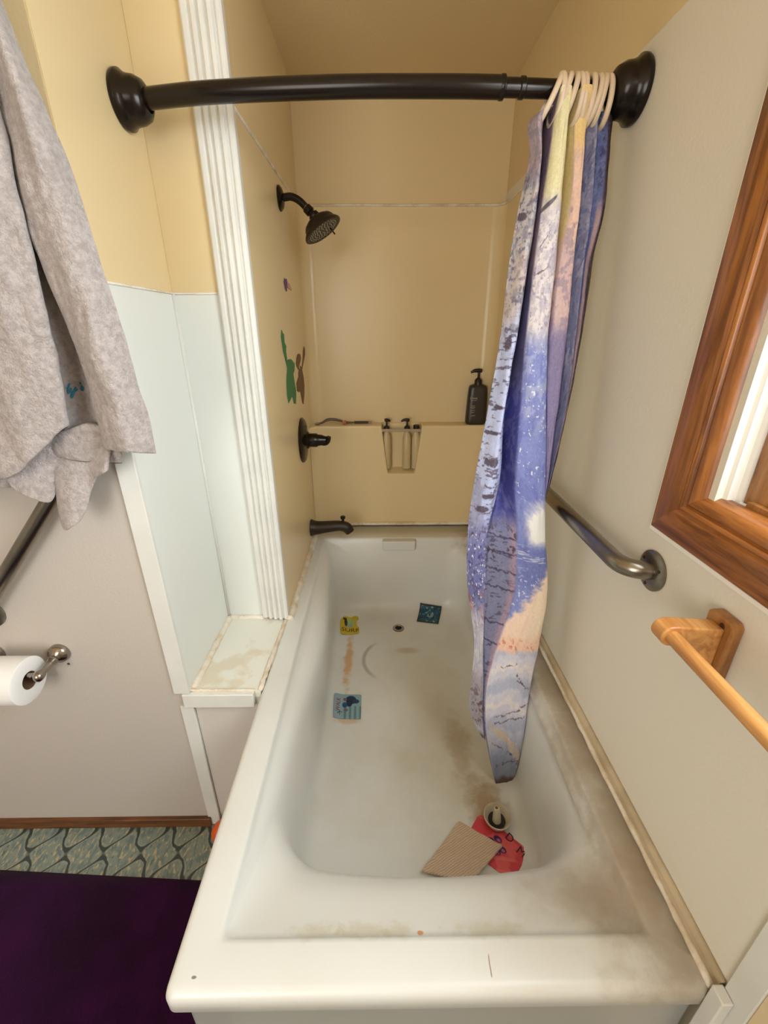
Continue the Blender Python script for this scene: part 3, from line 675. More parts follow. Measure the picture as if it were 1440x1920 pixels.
# rows: resample smoothly in row index, then to an even height
tmp = catmull(ctl.reshape(NR, -1), 600).reshape(600, NC, 3)
ridx = np.interp(np.linspace(ROWS[0], ROWS[-1], VN), ROWS, np.arange(NR)) / (NR - 1) * 599
i0 = np.clip(ridx.astype(int), 0, 598); fr = (ridx - i0)[:, None, None]
tmp = tmp[i0] * (1 - fr) + tmp[i0 + 1] * fr
surf = catmull(tmp.transpose(1, 0, 2).reshape(NC, -1), QN).reshape(QN, VN, 3).transpose(1, 0, 2)
H = np.linspace(178, 1470, VN)[:, None] * np.ones((1, QN)); Q = np.linspace(0, NC - 1, QN)[None, :] * np.ones((VN, 1))
rs = np.random.RandomState(7)
def vnoise(x, y, seed=0):
    r = np.random.RandomState(seed).rand(256, 256); xi = np.floor(x).astype(int); yi = np.floor(y).astype(int)
    fx = x - xi; fy = y - yi; fx = fx * fx * (3 - 2 * fx); fy = fy * fy * (3 - 2 * fy)
    g = lambda a, b: r[a % 256, b % 256]
    return (g(xi, yi) * (1 - fx) + g(xi + 1, yi) * fx) * (1 - fy) + (g(xi, yi + 1) * (1 - fx) + g(xi + 1, yi + 1) * fx) * fy
def fbm(x, y, seed=0, o=4):
    t = 0; a = .5; s = 0
    for i in range(o): t = t + a * vnoise(x * 2 ** i, y * 2 ** i, seed + i); s += a; a *= .55
    return t / s
surf[:, :, 1] += (fbm(Q * 1.3, H / 90, 40, 3) - .5) * .010
surf[:, :, 1] += (fbm(Q * 3.1, H / 26 + Q, 44, 2) - .5) * .0022
# scalloped hem
me = bpy.data.meshes.new('shower_curtain')
V = surf.reshape(-1, 3); idx = np.arange(VN * QN).reshape(VN, QN)
F = np.stack([idx[:-1, :-1], idx[:-1, 1:], idx[1:, 1:], idx[1:, :-1]], -1).reshape(-1, 4)
org = np.array([.36, .95, 1.76])
me.vertices.add(len(V)); me.vertices.foreach_set('co', (V - org).ravel())
me.loops.add(F.size); me.loops.foreach_set('vertex_index', F.ravel().astype(np.int32))
me.polygons.add(len(F)); me.polygons.foreach_set('loop_start', np.arange(0, F.size, 4, dtype=np.int32)); me.polygons.foreach_set('loop_total', np.full(len(F), 4, np.int32))
me.polygons.foreach_set('use_smooth', np.ones(len(F), bool)); me.update(calc_edges=True); me.validate()
# printed winter birch scene plus some fold shade, painted as fabric colour
H = H + (H - 600) * .02
XX = surf[:, :, 0] * 1000     # mm across
def ss(x, a, b): t = np.clip((x - a) / (b - a), 0, 1); return t * t * (3 - 2 * t)
C = np.zeros((VN, QN, 3))
def paint(mask, col):
    global C
    C = C * (1 - mask[..., None]) + np.array(col, float)[None, None] * mask[..., None]
def band(q0, q1, s=.12): return ss(Q, q0 - s, q0 + s) * (1 - ss(Q, q1 - s, q1 + s))
def hb(h0, h1, s=30): return ss(H, h0 - s, h0 + s) * (1 - ss(H, h1 - s, h1 + s))
U_ = np.cumsum(np.linalg.norm(np.diff(surf, axis=1, prepend=surf[:, :1]), axis=2), axis=1) * 1000  # mm along cloth
n1 = fbm(U_ / 9, H / 14, 1); n2 = fbm(U_ / 5, H / 7, 11); n3 = fbm(U_ / 22, H / 40, 21); n4 = fbm(U_ / 3.2, H / 22, 31); nlen = fbm(U_ / 16, H / 4.5, 51, 3); fl_ = fbm(U_ / 5, H / 5, 37, 3)
C[:] = (104, 106, 156)
# left fold (birch trunk in foliage)
L = band(-1, 2.2)
paint(L * hb(100, 340), (176, 158, 166)); paint(L * hb(340, 640), (192, 186, 190)); paint(L * hb(600, 1010), (190, 198, 230)); paint(L * hb(990, 1170), (116, 120, 172)); paint(L * hb(1150, 1500), (204, 202, 214))
paint(L * hb(100, 640) * ss(n1, .50, .60) * .65, (138, 134, 150)); paint(L * hb(300, 660) * ss(n2, .60, .68) * .7, (104, 98, 120)); paint(L * hb(300, 620) * ss(n3, .55, .65) * .35, (216, 188, 172))
paint(L * hb(600, 1020) * ss(nlen, .63, .675) * .75, (96, 84, 104)); paint(L * hb(600, 1020) * ss(n3, .5, .65) * .35, (222, 220, 238)); paint(L * hb(860, 1010) * ss(n3, .45, .6) * .5, (132, 130, 166))
paint(L * hb(990, 1150) * ss(fl_, .67, .72), (232, 232, 242)); paint(L * hb(990, 1170) * ss(n2, .60, .66) * .6, (72, 58, 98)); paint(L * hb(1110, 1170) * ss(n1, .56, .62) * .6, (190, 140, 132))
paint(L * hb(1170, 1500) * ss(n1, .50, .62) * .5, (164, 164, 184)); paint(L * hb(1270, 1400) * .5, (128, 118, 122)); paint(L * hb(1300, 1400) * ss(n2, .62, .68) * .7, (98, 68, 74))
for q, h, rq, rh in ((1.5, 545, .2, 7), (.7, 645, .25, 14), (1.6, 683, .2, 10), (1.5, 706, .12, 4), (.5, 812, .5, 4), (.9, 865, .5, 9), (.7, 765, .3, 4), (1.0, 955, .6, 7), (.4, 405, .3, 9), (1.2, 930, .6, 5)):
    m_ = 1 - ss(((Q - q) / rq) ** 2 + ((H - h) / rh) ** 2 + (n2 - .5) * 1.6, .7, 1.1); paint(m_ * .85, (86, 74, 90))
# crease, darkened with painted fold shade, and the lower trunk
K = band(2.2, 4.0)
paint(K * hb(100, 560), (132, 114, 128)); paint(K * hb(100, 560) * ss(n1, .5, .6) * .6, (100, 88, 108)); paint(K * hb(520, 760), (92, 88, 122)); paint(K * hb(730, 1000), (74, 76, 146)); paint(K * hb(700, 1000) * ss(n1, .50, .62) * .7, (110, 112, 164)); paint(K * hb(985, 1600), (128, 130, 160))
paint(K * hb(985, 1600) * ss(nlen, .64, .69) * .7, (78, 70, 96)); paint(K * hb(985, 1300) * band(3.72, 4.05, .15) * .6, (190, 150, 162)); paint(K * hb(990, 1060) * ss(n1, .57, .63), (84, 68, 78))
for h0 in (1010, 1038, 1072, 1105, 1168, 1205):
    m_ = 1 - ss(np.abs(H - (h0 + (Q - 3) * 8 + (n1 - .5) * 12)), .8, 2.6); paint(K * m_ * .8, (66, 58, 84))
# centre fold
Cc = band(4.0, 6.6)
paint(Cc * hb(100, 400), (234, 226, 182)); paint(Cc * hb(380, 660), (230, 222, 224)); paint(Cc * hb(380, 660) * ss(n1, .48, .60) * .6, (186, 178, 198)); paint(Cc * hb(400, 640) * ss(n2, .63, .69) * .5, (140, 132, 156))
paint(Cc * hb(640, 1600), (136, 146, 206)); paint(Cc * hb(640, 800) * ss(n1, .46, .6) * .6, (188, 192, 220)); paint(Cc * hb(760, 960) * ss(n3, .4, .7) * .6, (118, 126, 194)); paint(Cc * hb(640, 930) * ss(fl_, .73, .77), (230, 234, 246))
gl = 1 - ss(np.sqrt(((Q - 5.6) / 1.3) ** 2 + ((H - 985) / 52) ** 2) + (n1 - .5) * .5, .45, 1.15); paint(Cc * gl, (250, 246, 240)); paint(Cc * hb(1022, 1100, 12), (120, 130, 192)); paint(Cc * hb(1024, 1066, 8) * ss(fbm(U_ / 30, H / 3.5, 61, 3), .58, .64) * .8, (212, 216, 236))
edge = 1052 + (6.3 - Q) * 50 + (fbm(U_ / 12, H / 5, 33) - .5) * 40
pk = Cc * ss(H, edge - 14, edge + 16); paint(pk, (248, 226, 204)); paint(pk * (1 - ss(Q, 4.8, 5.6)) * .4, (242, 204, 188)); paint(pk * hb(1195, 1240, 14) * .5, (240, 190, 168))
paint(Cc * hb(1080, 1190) * (1 - ss(H, edge - 18, edge + 4)) * ss(fl_, .66, .71) * .9, (230, 234, 246))
sn = Cc * ss(H + (n1 - .5) * 16, 1214, 1228)
paint(Cc * hb(1198, 1228, 8) * ss(n2, .62, .68) * .8, (206, 128, 110)); paint(sn, (214, 214, 228)); wave = np.sin((H + 14 * np.sin(Q * 1.6) + 40 * n3) / 11.5)
paint(sn * ss(wave, .1, .9) * .6, (170, 180, 206)); paint(sn * ss(-wave, .7, 1) * .6, (238, 230, 226)); paint(sn * ss(H, 1340, 1460) * .75, (124, 134, 162))
tn = Cc * (1 - ss(np.abs(H - (1376 + (Q - 4.6) * 42 + (n1 - .5) * 22)), 7, 12)) * ss(H, 1350, 1380); paint(tn * .8, (212, 194, 176))
for q0, h0, q1, h1 in ((5.3, 1275, 6.2, 1306), (5.2, 1262, 5.7, 1290), (4.5, 1350, 5.6, 1335), (4.5, 1362, 5.9, 1347), (4.3, 1400, 5.4, 1424), (5.6, 1330, 6.3, 1322), (4.4, 1440, 6.0, 1436), (4.5, 1250, 5.1, 1240), (.4, 1100, 1.6, 1130), (.3, 1075, 1.8, 1060), (.5, 1150, 1.7, 1120), (.5, 1128, 1.5, 1150), (4.2, 520, 5.2, 505), (4.3, 470, 5.0, 440)):
    tq = np.clip(((Q - q0) * (q1 - q0) * 900 + (H - h0) * (h1 - h0)) / ((q1 - q0) ** 2 * 900 + (h1 - h0) ** 2), 0, 1)
    dd = np.sqrt(((Q - q0 - tq * (q1 - q0)) * 30) ** 2 + (H - h0 - tq * (h1 - h0) + (n1 - .5) * 14) ** 2); paint((1 - ss(dd, .5, 1.7)) * .8, (98, 76, 88))
kn = 1 - ss(((Q - 4.4) / .8) ** 2 + ((H - 388 + (Q - 4.4) * 22) / 6) ** 2, .6, 1.1); paint(kn, (110, 106, 114))
# right of centre; dim yellow of the inner fold has shade painted in
A6 = band(6.6, 8.0); paint(A6 * hb(0, 480), (208, 188, 134)); paint(A6 * hb(450, 620), (208, 176, 160)); paint(A6 * hb(600, 760), (158, 144, 174)); paint(A6 * hb(500, 760) * ss(n1, .5, .6) * .5, (130, 122, 154)); paint(A6 * hb(740, 1600), (104, 106, 160))
A8 = band(8.0, 9.4); paint(A8 * hb(0, 300), (244, 212, 150)); paint(A8 * hb(280, 480), (238, 204, 186)); paint(A8 * hb(460, 640), (218, 190, 188)); paint(A8 * hb(620, 1600), (144, 134, 176)); paint(A8 * hb(380, 700) * ss(n1, .54, .62) * .5, (152, 134, 160))
A9 = band(9.4, 11.2); paint(A9 * hb(0, 330) * (1 - ss(Q, 10.2, 10.6)), (214, 186, 190)); paint(A9 * hb(0, 1600) * ss(Q, 10.0, 10.5), (124, 126, 160)); paint(A9 * hb(200, 700) * ss(n1, .48, .6) * .6, (162, 160, 182)); paint(A9 * ss(n4, .60, .66) * .6, (86, 86, 122))
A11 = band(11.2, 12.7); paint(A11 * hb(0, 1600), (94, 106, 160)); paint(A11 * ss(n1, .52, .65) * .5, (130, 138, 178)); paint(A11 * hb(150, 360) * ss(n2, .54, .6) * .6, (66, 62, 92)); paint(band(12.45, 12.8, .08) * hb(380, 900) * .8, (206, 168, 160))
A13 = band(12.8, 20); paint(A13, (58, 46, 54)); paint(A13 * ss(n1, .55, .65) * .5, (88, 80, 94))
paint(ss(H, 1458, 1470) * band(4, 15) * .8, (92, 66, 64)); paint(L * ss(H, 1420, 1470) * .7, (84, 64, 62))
C += (fbm(U_ / 2.0, H / 3.0, 71, 3) - .5)[..., None] * 26
C *= 1.05
c = np.clip(C / 255, 0, 1); lin = np.where(c <= .04045, c / 12.92, ((c + .055) / 1.055) ** 2.4)
rgba = np.ones((VN * QN, 4), np.float32); rgba[:, :3] = lin.reshape(-1, 3)
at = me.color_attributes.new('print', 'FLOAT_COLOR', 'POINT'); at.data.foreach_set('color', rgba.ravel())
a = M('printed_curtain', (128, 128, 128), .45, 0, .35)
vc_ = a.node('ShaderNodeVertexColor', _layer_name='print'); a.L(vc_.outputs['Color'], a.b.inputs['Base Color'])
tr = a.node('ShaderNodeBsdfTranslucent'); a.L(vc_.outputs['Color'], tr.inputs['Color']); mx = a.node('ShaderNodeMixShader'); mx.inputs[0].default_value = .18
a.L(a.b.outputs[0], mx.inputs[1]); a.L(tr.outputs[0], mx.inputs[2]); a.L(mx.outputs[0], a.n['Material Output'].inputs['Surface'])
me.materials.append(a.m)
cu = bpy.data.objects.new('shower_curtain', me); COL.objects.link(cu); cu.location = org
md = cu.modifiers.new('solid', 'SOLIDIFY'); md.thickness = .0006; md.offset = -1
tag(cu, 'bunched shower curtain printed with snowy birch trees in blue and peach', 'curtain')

# curtain rings
m_ring = simple('ring_plastic', (226, 204, 178), .35)
RX = [.3140, .3225, .3345, .3465, .3570, .3670, .3800, .3900, .4020, .4120]
ordn = ['first (leftmost)', 'second', 'third', 'fourth', 'fifth', 'sixth', 'seventh', 'eighth', 'ninth', 'last (rightmost)']
tilt = [.42, .10, .30, .26, .06, .0, .08, .20, .16, .04]
rg = []
for k in range(40):
    t = 2 * PI * k / 40; rg.append((0, 0.0235 * math.sin(t), -.016 + .036 * math.cos(t)))
first = build('curtain_ring', G().tube(rg, .0050, 12, closed=True), m_ring, smooth=True)
for k, x in enumerate(RX):
    o = first if k == 0 else first.copy()
    if k: COL.objects.link(o)
    yy = np.interp(x, [p[0] for p in rr1], [p[1] for p in rr1]); o.location = (x, float(yy), 1.763)
    o.rotation_euler = (0, tilt[k], .12 * math.sin(k * 2.1))
    tag(o, 'pale plastic curtain ring, %s from the left on the dark rod' % ordn[k], 'curtain ring', 'curtain rings on the rod')

# ---------------------------------------------------------------- towel
m_towel = None
def _towel():
    a = M('terry_cloth', (206, 194, 190), .95, 0, .1); a.b.inputs['Sheen Weight'].default_value = .3
    n = a.noise(260, 3, .7); n2 = a.noise(90, 4, .7); a.col(a.mix(a.sm(n2, .35, .65), (190, 180, 176), (166, 155, 151)))
    h = a.math('ADD', a.math('MULTIPLY', n, .5), n2); a.bump(h, 1.0, .006); return a.m
m_towel = _towel()
tw = thing('towel', 'grey terry towel with teal embroidered letters hanging at the upper left', 'towel', (-.55, .80, 1.80))
order = ['A0', 'A1', 'A2', 'A3', 'C1', 'C2', 'D1', 'D2', 'D3']
dep = dict(A0=.02, A1=.045, A2=.034, A3=.002, C1=-.020, C2=-.028, D1=.018, D2=.040, D3=.004)
hem = dict(A0=1.058, A1=1.125, A2=1.212, A3=1.200, C1=1.186, C2=1.178, D1=1.176, D2=1.176, D3=1.162)
NRW = 90; cols = []
for k in order:
    T_ = np.array(TOWEL[k]); z = T_[:, 1][::-1]; x = T_[:, 0][::-1]
    zz = np.linspace(1.95, hem[k], NRW); xx = np.interp(zz, z, x)
    ker = np.hanning(15); ker /= ker.sum(); xx = np.convolve(np.pad(xx, 7, 'edge'), ker, 'valid')
    cols.append(np.stack([xx, np.full_like(xx, .775 - dep[k]), zz], 1))
Sx = catmull(np.array(cols).reshape(len(order), -1), 140).reshape(140, NRW, 3).transpose(1, 0, 2)
zz = Sx[:, :, 2]; xx = Sx[:, :, 0]
Sx[:, :, 1] += (fbm(xx * 28 + 9, zz * 9, 5, 3) - .5) * .026
Sx[:, :, 2] += (fbm(xx * 30 + 5, zz * 0 + 3, 6, 2) - .5) * .012 * np.linspace(0, 1, NRW)[:, None]
fr_ = build('front_panel', G().grid([[tuple(p) for p in r] for r in Sx]), m_towel, tw, smooth=True, solid=.006, sub=1)
# hanging rear panel with its uneven hem
rear = [(-.690, 1.134), (-.672, 1.106), (-.640, 1.086), (-.618, 1.074), (-.6135, 1.090), (-.6135, 1.052), (-.600, 1.022), (-.580, 1.030), (-.566, 1.040), (-.556, 1.062), (-.545, 1.094), (-.525, 1.120), (-.503, 1.131), (-.500, 1.134)]
rd = [0, .012, .016, .006, -.012, -.004, .016, .020, .012, .0, -.010, -.004, .006, .0]
P = []
for i in range(30):
    t = i / 29; row = []
    for (x, zh), d in zip(rear, rd):
        row.append((x * (1 - .0 * t) + (1 - t) * (.01), .802 - .044 * t ** .6 - d * t, 1.205 + (zh - 1.205) * t))
    P.append([tuple(p) for p in catmull(row, 70)])
build('rear_panel', G().grid(P), m_towel, tw, smooth=True, solid=.005, sub=1)
# folded under-hem of the left flap and the strip below the middle
build('folded_hem', G().grid([[tuple(p) for p in catmull(r, 20)] for r in (
    [(-.72, .752, 1.14), (-.680, .75, 1.150), (-.63, .758, 1.20), (-.560, .775, 1.235)],
    [(-.70, .750, 1.10), (-.672, .752, 1.120), (-.62, .764, 1.160), (-.560, .785, 1.20)],
    [(-.684, .765, 1.105), (-.665, .765, 1.098), (-.625, .772, 1.085), (-.612, .785, 1.10)])]), m_towel, tw, smooth=True, solid=.005, sub=1)
build('folded_hem', G().grid([[tuple(p) for p in catmull(r, 24)] for r in (
    [(-.600, .775, 1.20), (-.56, .772, 1.21), (-.52, .778, 1.22), (-.480, .785, 1.20)],
    [(-.606, .772, 1.168), (-.57, .766, 1.172), (-.52, .772, 1.176), (-.478, .782, 1.172)],
    [(-.600, .778, 1.158), (-.57, .770, 1.150), (-.53, .776, 1.142), (-.484, .784, 1.138)])]), m_towel, tw, smooth=True, solid=.005, sub=1)
# embroidery, lying on the towel
m_teal = simple('teal_thread', (46, 120, 142), .8)
from mathutils.bvhtree import BVHTree
bv = BVHTree.FromPolygons([tuple(p) for r in Sx for p in r], [(i * 140 + j, i * 140 + j + 1, (i + 1) * 140 + j + 1, (i + 1) * 140 + j) for i in range(NRW - 1) for j in range(139)])
for st in EMB:
    pts = []; eg = G()
    for p in catmull([(a, 0, b) for a, b in st], len(st) * 5):
        dv = (Vector(p) + Vector((0, .79, 0)) - Vector((0, 0, 1.372))).normalized(); hit = bv.ray_cast(Vector((0, 0, 1.372)), dv)
        q = hit[0] if hit[0] else Vector((p[0], .79, p[2]))
        nn = hit[1] if hit[0] else -dv; nn = -nn if nn.dot(dv) > 0 else nn
        pts.append(tuple(q + nn * .0052))
    eg.tube(pts, .0014, 8)
    build('embroidered_letter', eg, m_teal, tw, smooth=True, label='teal embroidered letter')

# ---------------------------------------------------------------- metal fittings
def bend(pts, r, n=8):
    out = [Vector(pts[0])]
    for i in range(1, len(pts) - 1):
        p = Vector(pts[i]); a = (Vector(pts[i - 1]) - p).normalized(); b = (Vector(pts[i + 1]) - p).normalized()
        for k in range(n + 1):
            t = k / n; out.append((p + a * r) * (1 - t) ** 2 + p * 2 * t * (1 - t) + (p + b * r) * t * t)
    return out + [Vector(pts[-1])]
gb = thing('grab_bar', 'brushed steel grab bar on the right wall behind the curtain', 'grab bar', (XR, .64, .99))
GX = .424; GZ = .985
build('bar', G().tube(bend([(XR - .004, .640, GZ), (GX, .640 + .004, GZ), (GX, 1.28, GZ), (XR - .004, 1.28, GZ)], .040, 12), .0165, 24), m_steel, gb, smooth=True, angle=50)
for yy in (.640, 1.28):
    f = build('flange', G().lathe([(.036, 0), (.036, .003), (.030, .006), (.018, .007)], (XR - .0005, yy, GZ), (-1, 0, 0), 40), m_steel, gb, smooth=True, angle=40)
    for t in (.6, 2.7, 4.8): build('screw', G().lathe([(.0035, .005), (.003, .0075)], (XR, yy + .026 * math.cos(t), GZ + .026 * math.sin(t)), (-1, 0, 0), 10), m_black, f)
gb = thing('grab_bar', 'diagonal brushed steel grab bar on the beige wall below the towel', 'grab bar', (-.90, YA, .77))
a0, a1 = Vector((-.905, YA - .035, .770)), Vector((-.612, YA - .035, 1.107))
build('bar', G().tube(bend([(a0.x, YA - .002, a0.z), a0, a1, (a1.x, YA - .002, a1.z)], .035, 10), .0155, 24), m_steel, gb, smooth=True, angle=50)
for p in (a0, a1): build('flange', G().lathe([(.037, 0), (.037, .004), (.030, .007), (.017, .008)], (p.x, YA - .0005, p.z), (0, -1, 0), 40), m_steel, gb, smooth=True, angle=40)

tp = thing('paper_holder', 'satin nickel two-post toilet paper holder on the beige wall', 'paper holder', (-.84, YA, .64))
for k, x in enumerate((-.776, -.932)):
    z0 = .655
    pst = build('post', G().lathe([(.024, 0), (.0245, .006), (.022, .013), (.014, .018), (.010, .022), (.012, .026), (.012, .030), (.009, .034), (.0085, .060), (.011, .066), (.0125, .074), (.011, .082), (.004, .086)], (x, YA - .0005, z0), (0, -1, -.06), 32), m_nickel, tp, smooth=True, angle=50)
build('roller', G().tube([(-.930, YA - .074, .651), (-.778, YA - .074, .651)], .0065, 16), m_nickel, tp, smooth=True, angle=50)
rl = thing('toilet_paper_roll', 'white toilet paper roll on the satin nickel holder', 'toilet paper', (-.855, YA - .074, .638))
rx0, rx1, ry, rz_ = -.905, -.800, YA - .074, .6385
build('paper', G().lathe([(.0205, 0), (.050, 0), (.053, .002), (.053, rx1 - rx0 - .002), (.050, rx1 - rx0), (.0205, rx1 - rx0)], (rx0, ry, rz_), (1, 0, 0), 72, cap=False), m_paper, rl, smooth=True, angle=40)
build('cardboard_core', G().lathe([(.0205, 0), (.0205, rx1 - rx0 - .001), (.0190, rx1 - rx0 - .001), (.0190, 0)], (rx0, ry, rz_), (1, 0, 0), 48, cap=False), simple('cardboard', (132, 104, 80), .8), rl, smooth=True, angle=40)
tag(build('screw_anchor', G().lathe([(.0035, 0), (.003, .0012), (.0015, .0004)], (-.767, YA - .0003, .618), (0, -1, 0), 12), simple('anchor_grey', (70, 76, 84), .6)), 'tiny dark screw anchor in the beige wall beside the paper holder', 'screw anchor')

# wooden towel bar on the right wall
wb = thing('towel_bar', 'light wooden towel bar on the right wall below the window', 'towel bar', (XR, .47, .97))
bx, bz = .388, .993
def post(y0, y1):
    ym = (y0 + y1) / 2
    build('wall_plate', G().prism([(y0, .921), (y1, .921), (y1, 1.012), (y1 - .006, 1.018), (y0 + .006, 1.018), (y0, 1.012)], 1, lambda a, b, t: (XR - .0005 - .017 * t, a, b)), m_oak2, wb, bevel=.0025)
    poly = [(XR - .017, 1.004), (bx + .005, bz + .0155)] + [(bx + .0155 * math.cos(t), bz + .0155 * math.sin(t)) for t in [PI / 2 + PI * i / 14 for i in range(1, 14)]] + [(bx + .006, bz - .016), (bx + .022, bz - .020), (bx + .040, bz - .034), (bx + .054, bz - .052), (XR - .017, .930)]
    build('arm', G().prism(poly, 1, lambda a, b, t: (a, ym - .0125 + .025 * t, b)), m_oak, wb, bevel=.0025)
    for s_ in (-1, 1): pass
post(.446, .491); post(-.10, -.055)
build('rail', G().tube([(bx, .462, bz), (bx, -.07, bz)], .0098, 24), m_oak, wb, smooth=True, angle=50)
build('peg_hole', G().lathe([(.0045, 0), (.004, .0006)], (XR - .0177, .462, 1.006), (-1, 0, 0), 12), simple('peg_dark', (70, 38, 18), .6), wb)

# ---------------------------------------------------------------- things lying in the tub
ZF = D - .3515
def card(name, label, cat, poly, mat, curl=None, th=.003, n=26, extra=None):
    """flat foam sheet: quad patch (4 corners tl,tr,br,bl) with optional curl function"""
    tl, tr, br, bl = [np.array(p, float) for p in poly]; P = []
    for i in range(n):
        v = i / (n - 1); row = []
        for j in range(n):
            u = j / (n - 1); p = (tl * (1 - u) + tr * u) * (1 - v) + (bl * (1 - u) + br * u) * v
            row.append((p[0], p[1], ZF + .003 + (curl(p[0], p[1]) if curl else 0)))
        P.append(row)
    ob = build(name, G().grid(P), mat, smooth=True, solid=th); ob.data.transform(Matrix.Identity(4))
    return tag(ob, label, cat)
def paint_card(ob, fn, rough=.5, res=90):
    """subdivide evenly and colour every vertex with the printed design fn(u,v)->rgb"""
def cardc(name, label, poly, fn, curl=None, th=.0025, n=110, corner=0.0, notch=None):
    tl, tr, br, bl = [np.array(p, float) for p in poly]
    u, v = np.meshgrid(np.linspace(0, 1, n), np.linspace(0, 1, n)); col = fn(u, v)
    PX = (tl[0] * (1 - u) + tr[0] * u) * (1 - v) + (bl[0] * (1 - u) + br[0] * u) * v; PY = (tl[1] * (1 - u) + tr[1] * u) * (1 - v) + (bl[1] * (1 - u) + br[1] * u) * v
    PZ = np.full_like(PX, ZF + .0032) + (curl(PX, PY) if curl else 0)
    g = G().grid([[(PX[i, j], PY[i, j], PZ[i, j]) for j in range(n)] for i in range(n)])
    if corner or notch:
        def keep(f):
            i, j = divmod(f[0], n); uu, vv = j / (n - 1), i / (n - 1); ok = True
            for cu_, cv_ in ((0, 0), (1, 0), (0, 1), (1, 1)):
                du = abs(uu - cu_); dv = abs(vv - cv_)
                if corner and du < corner and dv < corner and (corner - du) ** 2 + (corner - dv) ** 2 > corner ** 2: ok = False
            if notch and notch(uu, vv): ok = False
            return ok
        g.f = [f for f in g.f if keep(f)]
    t = M(name + '_print', (200, 200, 200), .45)
    vcn = t.node('ShaderNodeVertexColor', _layer_name='print'); t.col(vcn.outputs['Color'])
    me = bpy.data.meshes.new(name); me.from_pydata(g.v, [], g.f); me.polygons.foreach_set('use_smooth', np.ones(len(g.f), bool))
    c = np.clip(col.reshape(-1, 3) / 255, 0, 1); lin = np.where(c <= .04045, c / 12.92, ((c + .055) / 1.055) ** 2.4)
    rg_ = np.ones((n * n, 4), np.float32); rg_[:, :3] = lin
    at = me.color_attributes.new('print', 'FLOAT_COLOR', 'POINT'); at.data.foreach_set('color', rg_.ravel()); me.materials.append(t.m)
    o = bpy.data.objects.new(name, me); COL.objects.link(o); WORLD[o.name] = Vector((0, 0, 0))
    md = o.modifiers.new('solid', 'SOLIDIFY'); md.thickness = th; md.offset = 0
    return tag(o, label, 'bath card', 'foam cards in the tub')
def mixc(c, m, col): return c * (1 - m[..., None]) + np.array(col, float) * m[..., None]
def ell(u, v, cu_, cv_, ru, rv, s=.25): return 1 - ss(np.sqrt(((u - cu_) / ru) ** 2 + ((v - cv_) / rv) ** 2), 1 - s, 1)
def d_yellow(u, v):
    c = np.ones(u.shape + (3,)) * np.array((202, 176, 20.)); c = mixc(c, ell(u, v, .55, .42, .26, .26), (170, 186, 110)); c = mixc(c, ell(u, v, .45, .55, .2, .12), (150, 170, 160)); c = mixc(c, ell(u, v, .30, .42, .09, .22), (40, 32, 40)); c = mixc(c, ell(u, v, .26, .24, .12, .08), (50, 40, 40)); return c
def d_blue(u, v):
    c = np.ones(u.shape + (3,)) * np.array((132, 166, 172.)); st = ss(np.sin(u * 34), .0, .5); c = mixc(c, st * ss(v, .45, .55) * ss(u, .3, .36), (96, 128, 134)); c = mixc(c, ss(.26 - u, -.02, .02), (146, 164, 176))
    c = mixc(c, ell(u, v, .62, .24, .22, .20), (20, 44, 74)); c = mixc(c, ell(u, v, .80, .30, .14, .10), (34, 52, 84)); c = mixc(c, ell(u, v, .56, .40, .12, .14), (18, 40, 66)); c = mixc(c, ell(u, v, .40, .45, .11, .13), (24, 74, 120)); c = mixc(c, ell(u, v, .40, .22, .08, .08), (120, 84, 104)); c = mixc(c, ell(u, v, .44, .66, .09, .07), (124, 92, 112)); return c
def d_teal(u, v):
    n_ = fbm(u * 5 + 3, v * 5, 81, 4); k_ = fbm(u * 9, v * 9 + 4, 91, 4); c = np.ones(u.shape + (3,)) * np.array((22, 76, 100.)); c = mixc(c, ss(n_, .5, .6) * .8, (36, 110, 112)); c = mixc(c, ss(k_, .60, .68) * .9, (150, 176, 178)); c = mixc(c, ss(-k_, -.40, -.34) * .8, (12, 34, 70)); c = mixc(c, ell(u, v, .62, .45, .08, .2), (140, 150, 158))
    e = 1 - ss(np.minimum(np.minimum(u, 1 - u), np.minimum(v, 1 - v)), .03, .06); return mixc(c, e, (16, 30, 36))
def d_red(u, v):
    n_ = fbm(u * 4 + 3, v * 4, 85, 3); c = np.ones(u.shape + (3,)) * np.array((204, 62, 74.)); c = mixc(c, ss(n_, .5, .62) * .6, (224, 104, 96)); c = mixc(c, ss(np.sin((u * .9 + v) * 16), .4, .8) * ss(v, .4, .6) * .5, (228, 120, 110))
    for a_, b_, r_ in ((.48, .30, .09), (.62, .46, .09), (.40, .44, .08), (.56, .60, .08), (.30, .70, .12)): c = mixc(c, ell(u, v, a_, b_, r_, r_), (58, 34, 78)); c = mixc(c, ell(u, v, a_ + .02, b_ + .01, r_ * .5, r_ * .5), (176, 90, 130))
    c = mixc(c, ell(u, v, .14, .88, .16, .13), (196, 140, 48)); return c
cv = lambda x, y: .30 * np.clip(-.135 - x, 0, None) ** 1.0 * .9
y_ = cardc('bath_card', 'yellow foam card lettered SURF near the drain', [(-.186, 1.608), (-.103, 1.604), (-.094, 1.486), (-.172, 1.472)], d_yellow, cv, corner=.12, notch=lambda u, v: (u - 1.0) ** 2 / .018 + (v - .42) ** 2 / .05 < 1)
b_ = cardc('bath_card', 'pale blue striped foam card at the left side of the tub floor', [(-.168, 1.152), (-.072, 1.150), (-.070, 1.048), (-.162, 1.050)], d_blue, cv, corner=.06)
t_ = cardc('bath_card', 'square dark teal foam card right of the drain', [(.181, 1.655), (.279, 1.646), (.252, 1.545), (.158, 1.565)], d_teal, lambda x, y: np.interp(y + .004, [1.59, 1.625, 1.644, 1.658, 1.667], [0, .0035, .0125, .0315, .0615]))
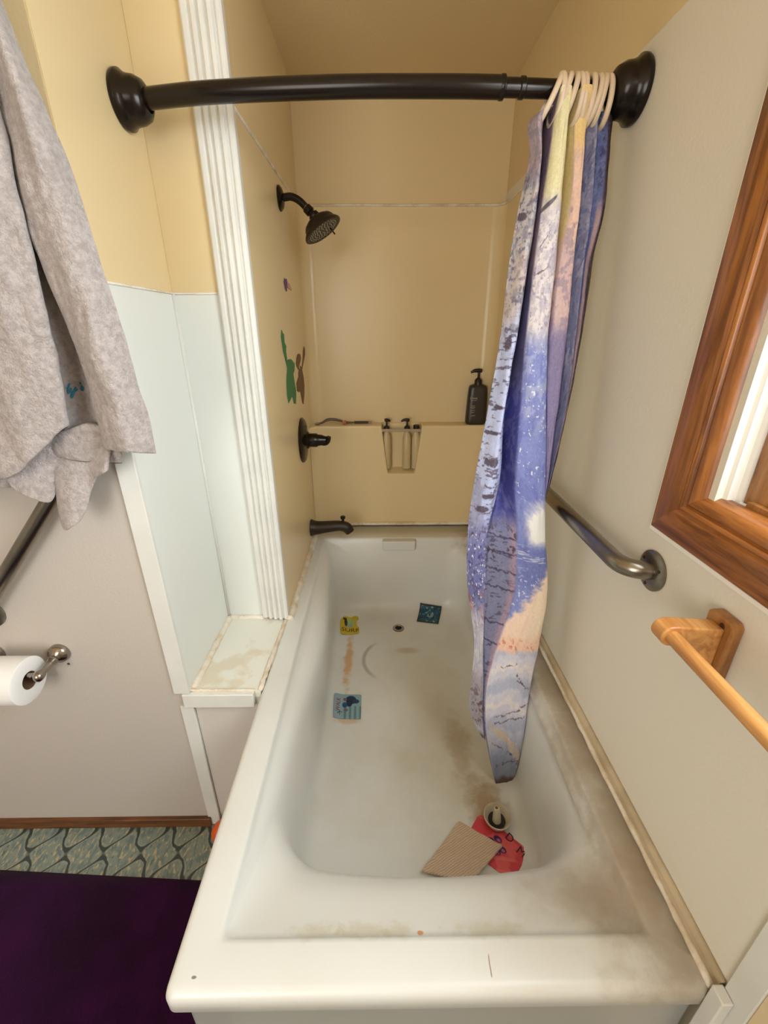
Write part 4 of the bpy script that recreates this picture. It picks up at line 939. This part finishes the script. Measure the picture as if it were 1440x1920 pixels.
r_ = cardc('bath_card', 'red foam card under the white cup', [(.262, .742), (.366, .648), (.306, .584), (.200, .664)], d_red, None, corner=.14)
m_ink = simple('card_ink', (48, 28, 30), .5); m_ink2 = simple('card_ink_blue', (20, 60, 90), .5); m_ink3 = simple('card_ink_pale', (120, 70, 80), .5)
def lettering(card_, body, size, cx, cy, ang, mat, zf=None):
    ca, sa = math.cos(ang), math.sin(ang); g = G()
    def fn(a, b, c):
        x = cx + a * ca - b * sa; y = cy + a * sa + b * ca
        return (x, y, ZF + .0050 + c + (float(zf(x, y)) if zf else 0))
    put(g, body, size, fn); o = build('lettering', g, mat); o.parent = card_; return o
lettering(y_, 'SURF', .034, -.134, 1.492, 0, m_ink, cv)
lettering(b_, 'K', .022, -.146, 1.066, -.6, m_ink2, cv); lettering(b_, 'WALK', .020, -.144, 1.105, 1.57, m_ink3, cv)
lettering(r_, 'M', .028, .338, .640, -.85, m_ink); lettering(r_, 'D', .028, .318, .672, -.85, m_ink)
# washcloth
P = []
A, B, Cn, Dn = (np.array(p, float) for p in ((.201, .716), (.300, .656), (.205, .575), (.092, .600)))
for i in range(50):
    v = i / 49; row = []
    for j in range(50):
        u = j / 49; p = (A * (1 - u) + B * u) * (1 - v) + (Dn * (1 - u) + Cn * u) * v
        row.append((p[0], p[1], ZF + .011 + .003 * noise.noise(Vector((p[0] * 30, p[1] * 30, 1))) + .012 * max(0, .66 - p[1]) / .1))
    P.append(row)
a = M('ribbed_cloth', (190, 158, 132), .95, 0, .1); wv = a.node('ShaderNodeTexWave', Scale=62, Distortion=3.0, Detail=2); mpn = a.node('ShaderNodeMapping'); mpn.inputs['Rotation'].default_value = (0, 0, 1.05); a.L(a.P(), mpn.inputs['Vector']); a.L(mpn.outputs[0], wv.inputs['Vector'])
a.col(a.mix(wv.outputs['Fac'], (196, 168, 142), (212, 188, 162))); a.bump(wv.outputs['Fac'], .5, .003)
tag(build('washcloth', G().grid(P), a.m, smooth=True, solid=.008, sub=1), 'folded tan ribbed washcloth on the tub floor beside the red card', 'washcloth')
# round cup with peg, beside the red card
ct = thing('cup_toy', 'small round off-white cup with an upright peg, resting on the red card', 'toy', (.300, .716, ZF + .004))
m_cup = simple('cup_plastic', (216, 204, 180), .4, 0, vary=30)
cc = (.300, .716, ZF + .0045)
build('cup', G().lathe([(.020, 0), (.024, .003), (.0335, .020), (.0350, .027), (.0335, .028), (.0315, .026), (.0260, .012), (.0215, .006), (.0001, .006)], cc, n=48, cap=False), m_cup, ct, smooth=True, angle=60)
build('cup_inside', G().lathe([(.0225, .010), (.0080, .0085)], cc, n=40, cap=False), simple('cup_dark', (30, 22, 16), .6), ct)
build('peg', G().tube([(cc[0], cc[1], cc[2] + .006), (cc[0] - .002, cc[1] + .002, cc[2] + .040), (cc[0] - .003, cc[1] + .004, cc[2] + .052)], [.0115, .0095, .0070], 24), m_cup, ct, smooth=True, angle=50)
build('peg_tip', G().lathe([(.0042, 0), (.0035, .0015)], (cc[0] - .0033, cc[1] + .0045, cc[2] + .0515), (-.05, .1, 1), 16), simple('tip_brown', (110, 74, 40), .6), ct)
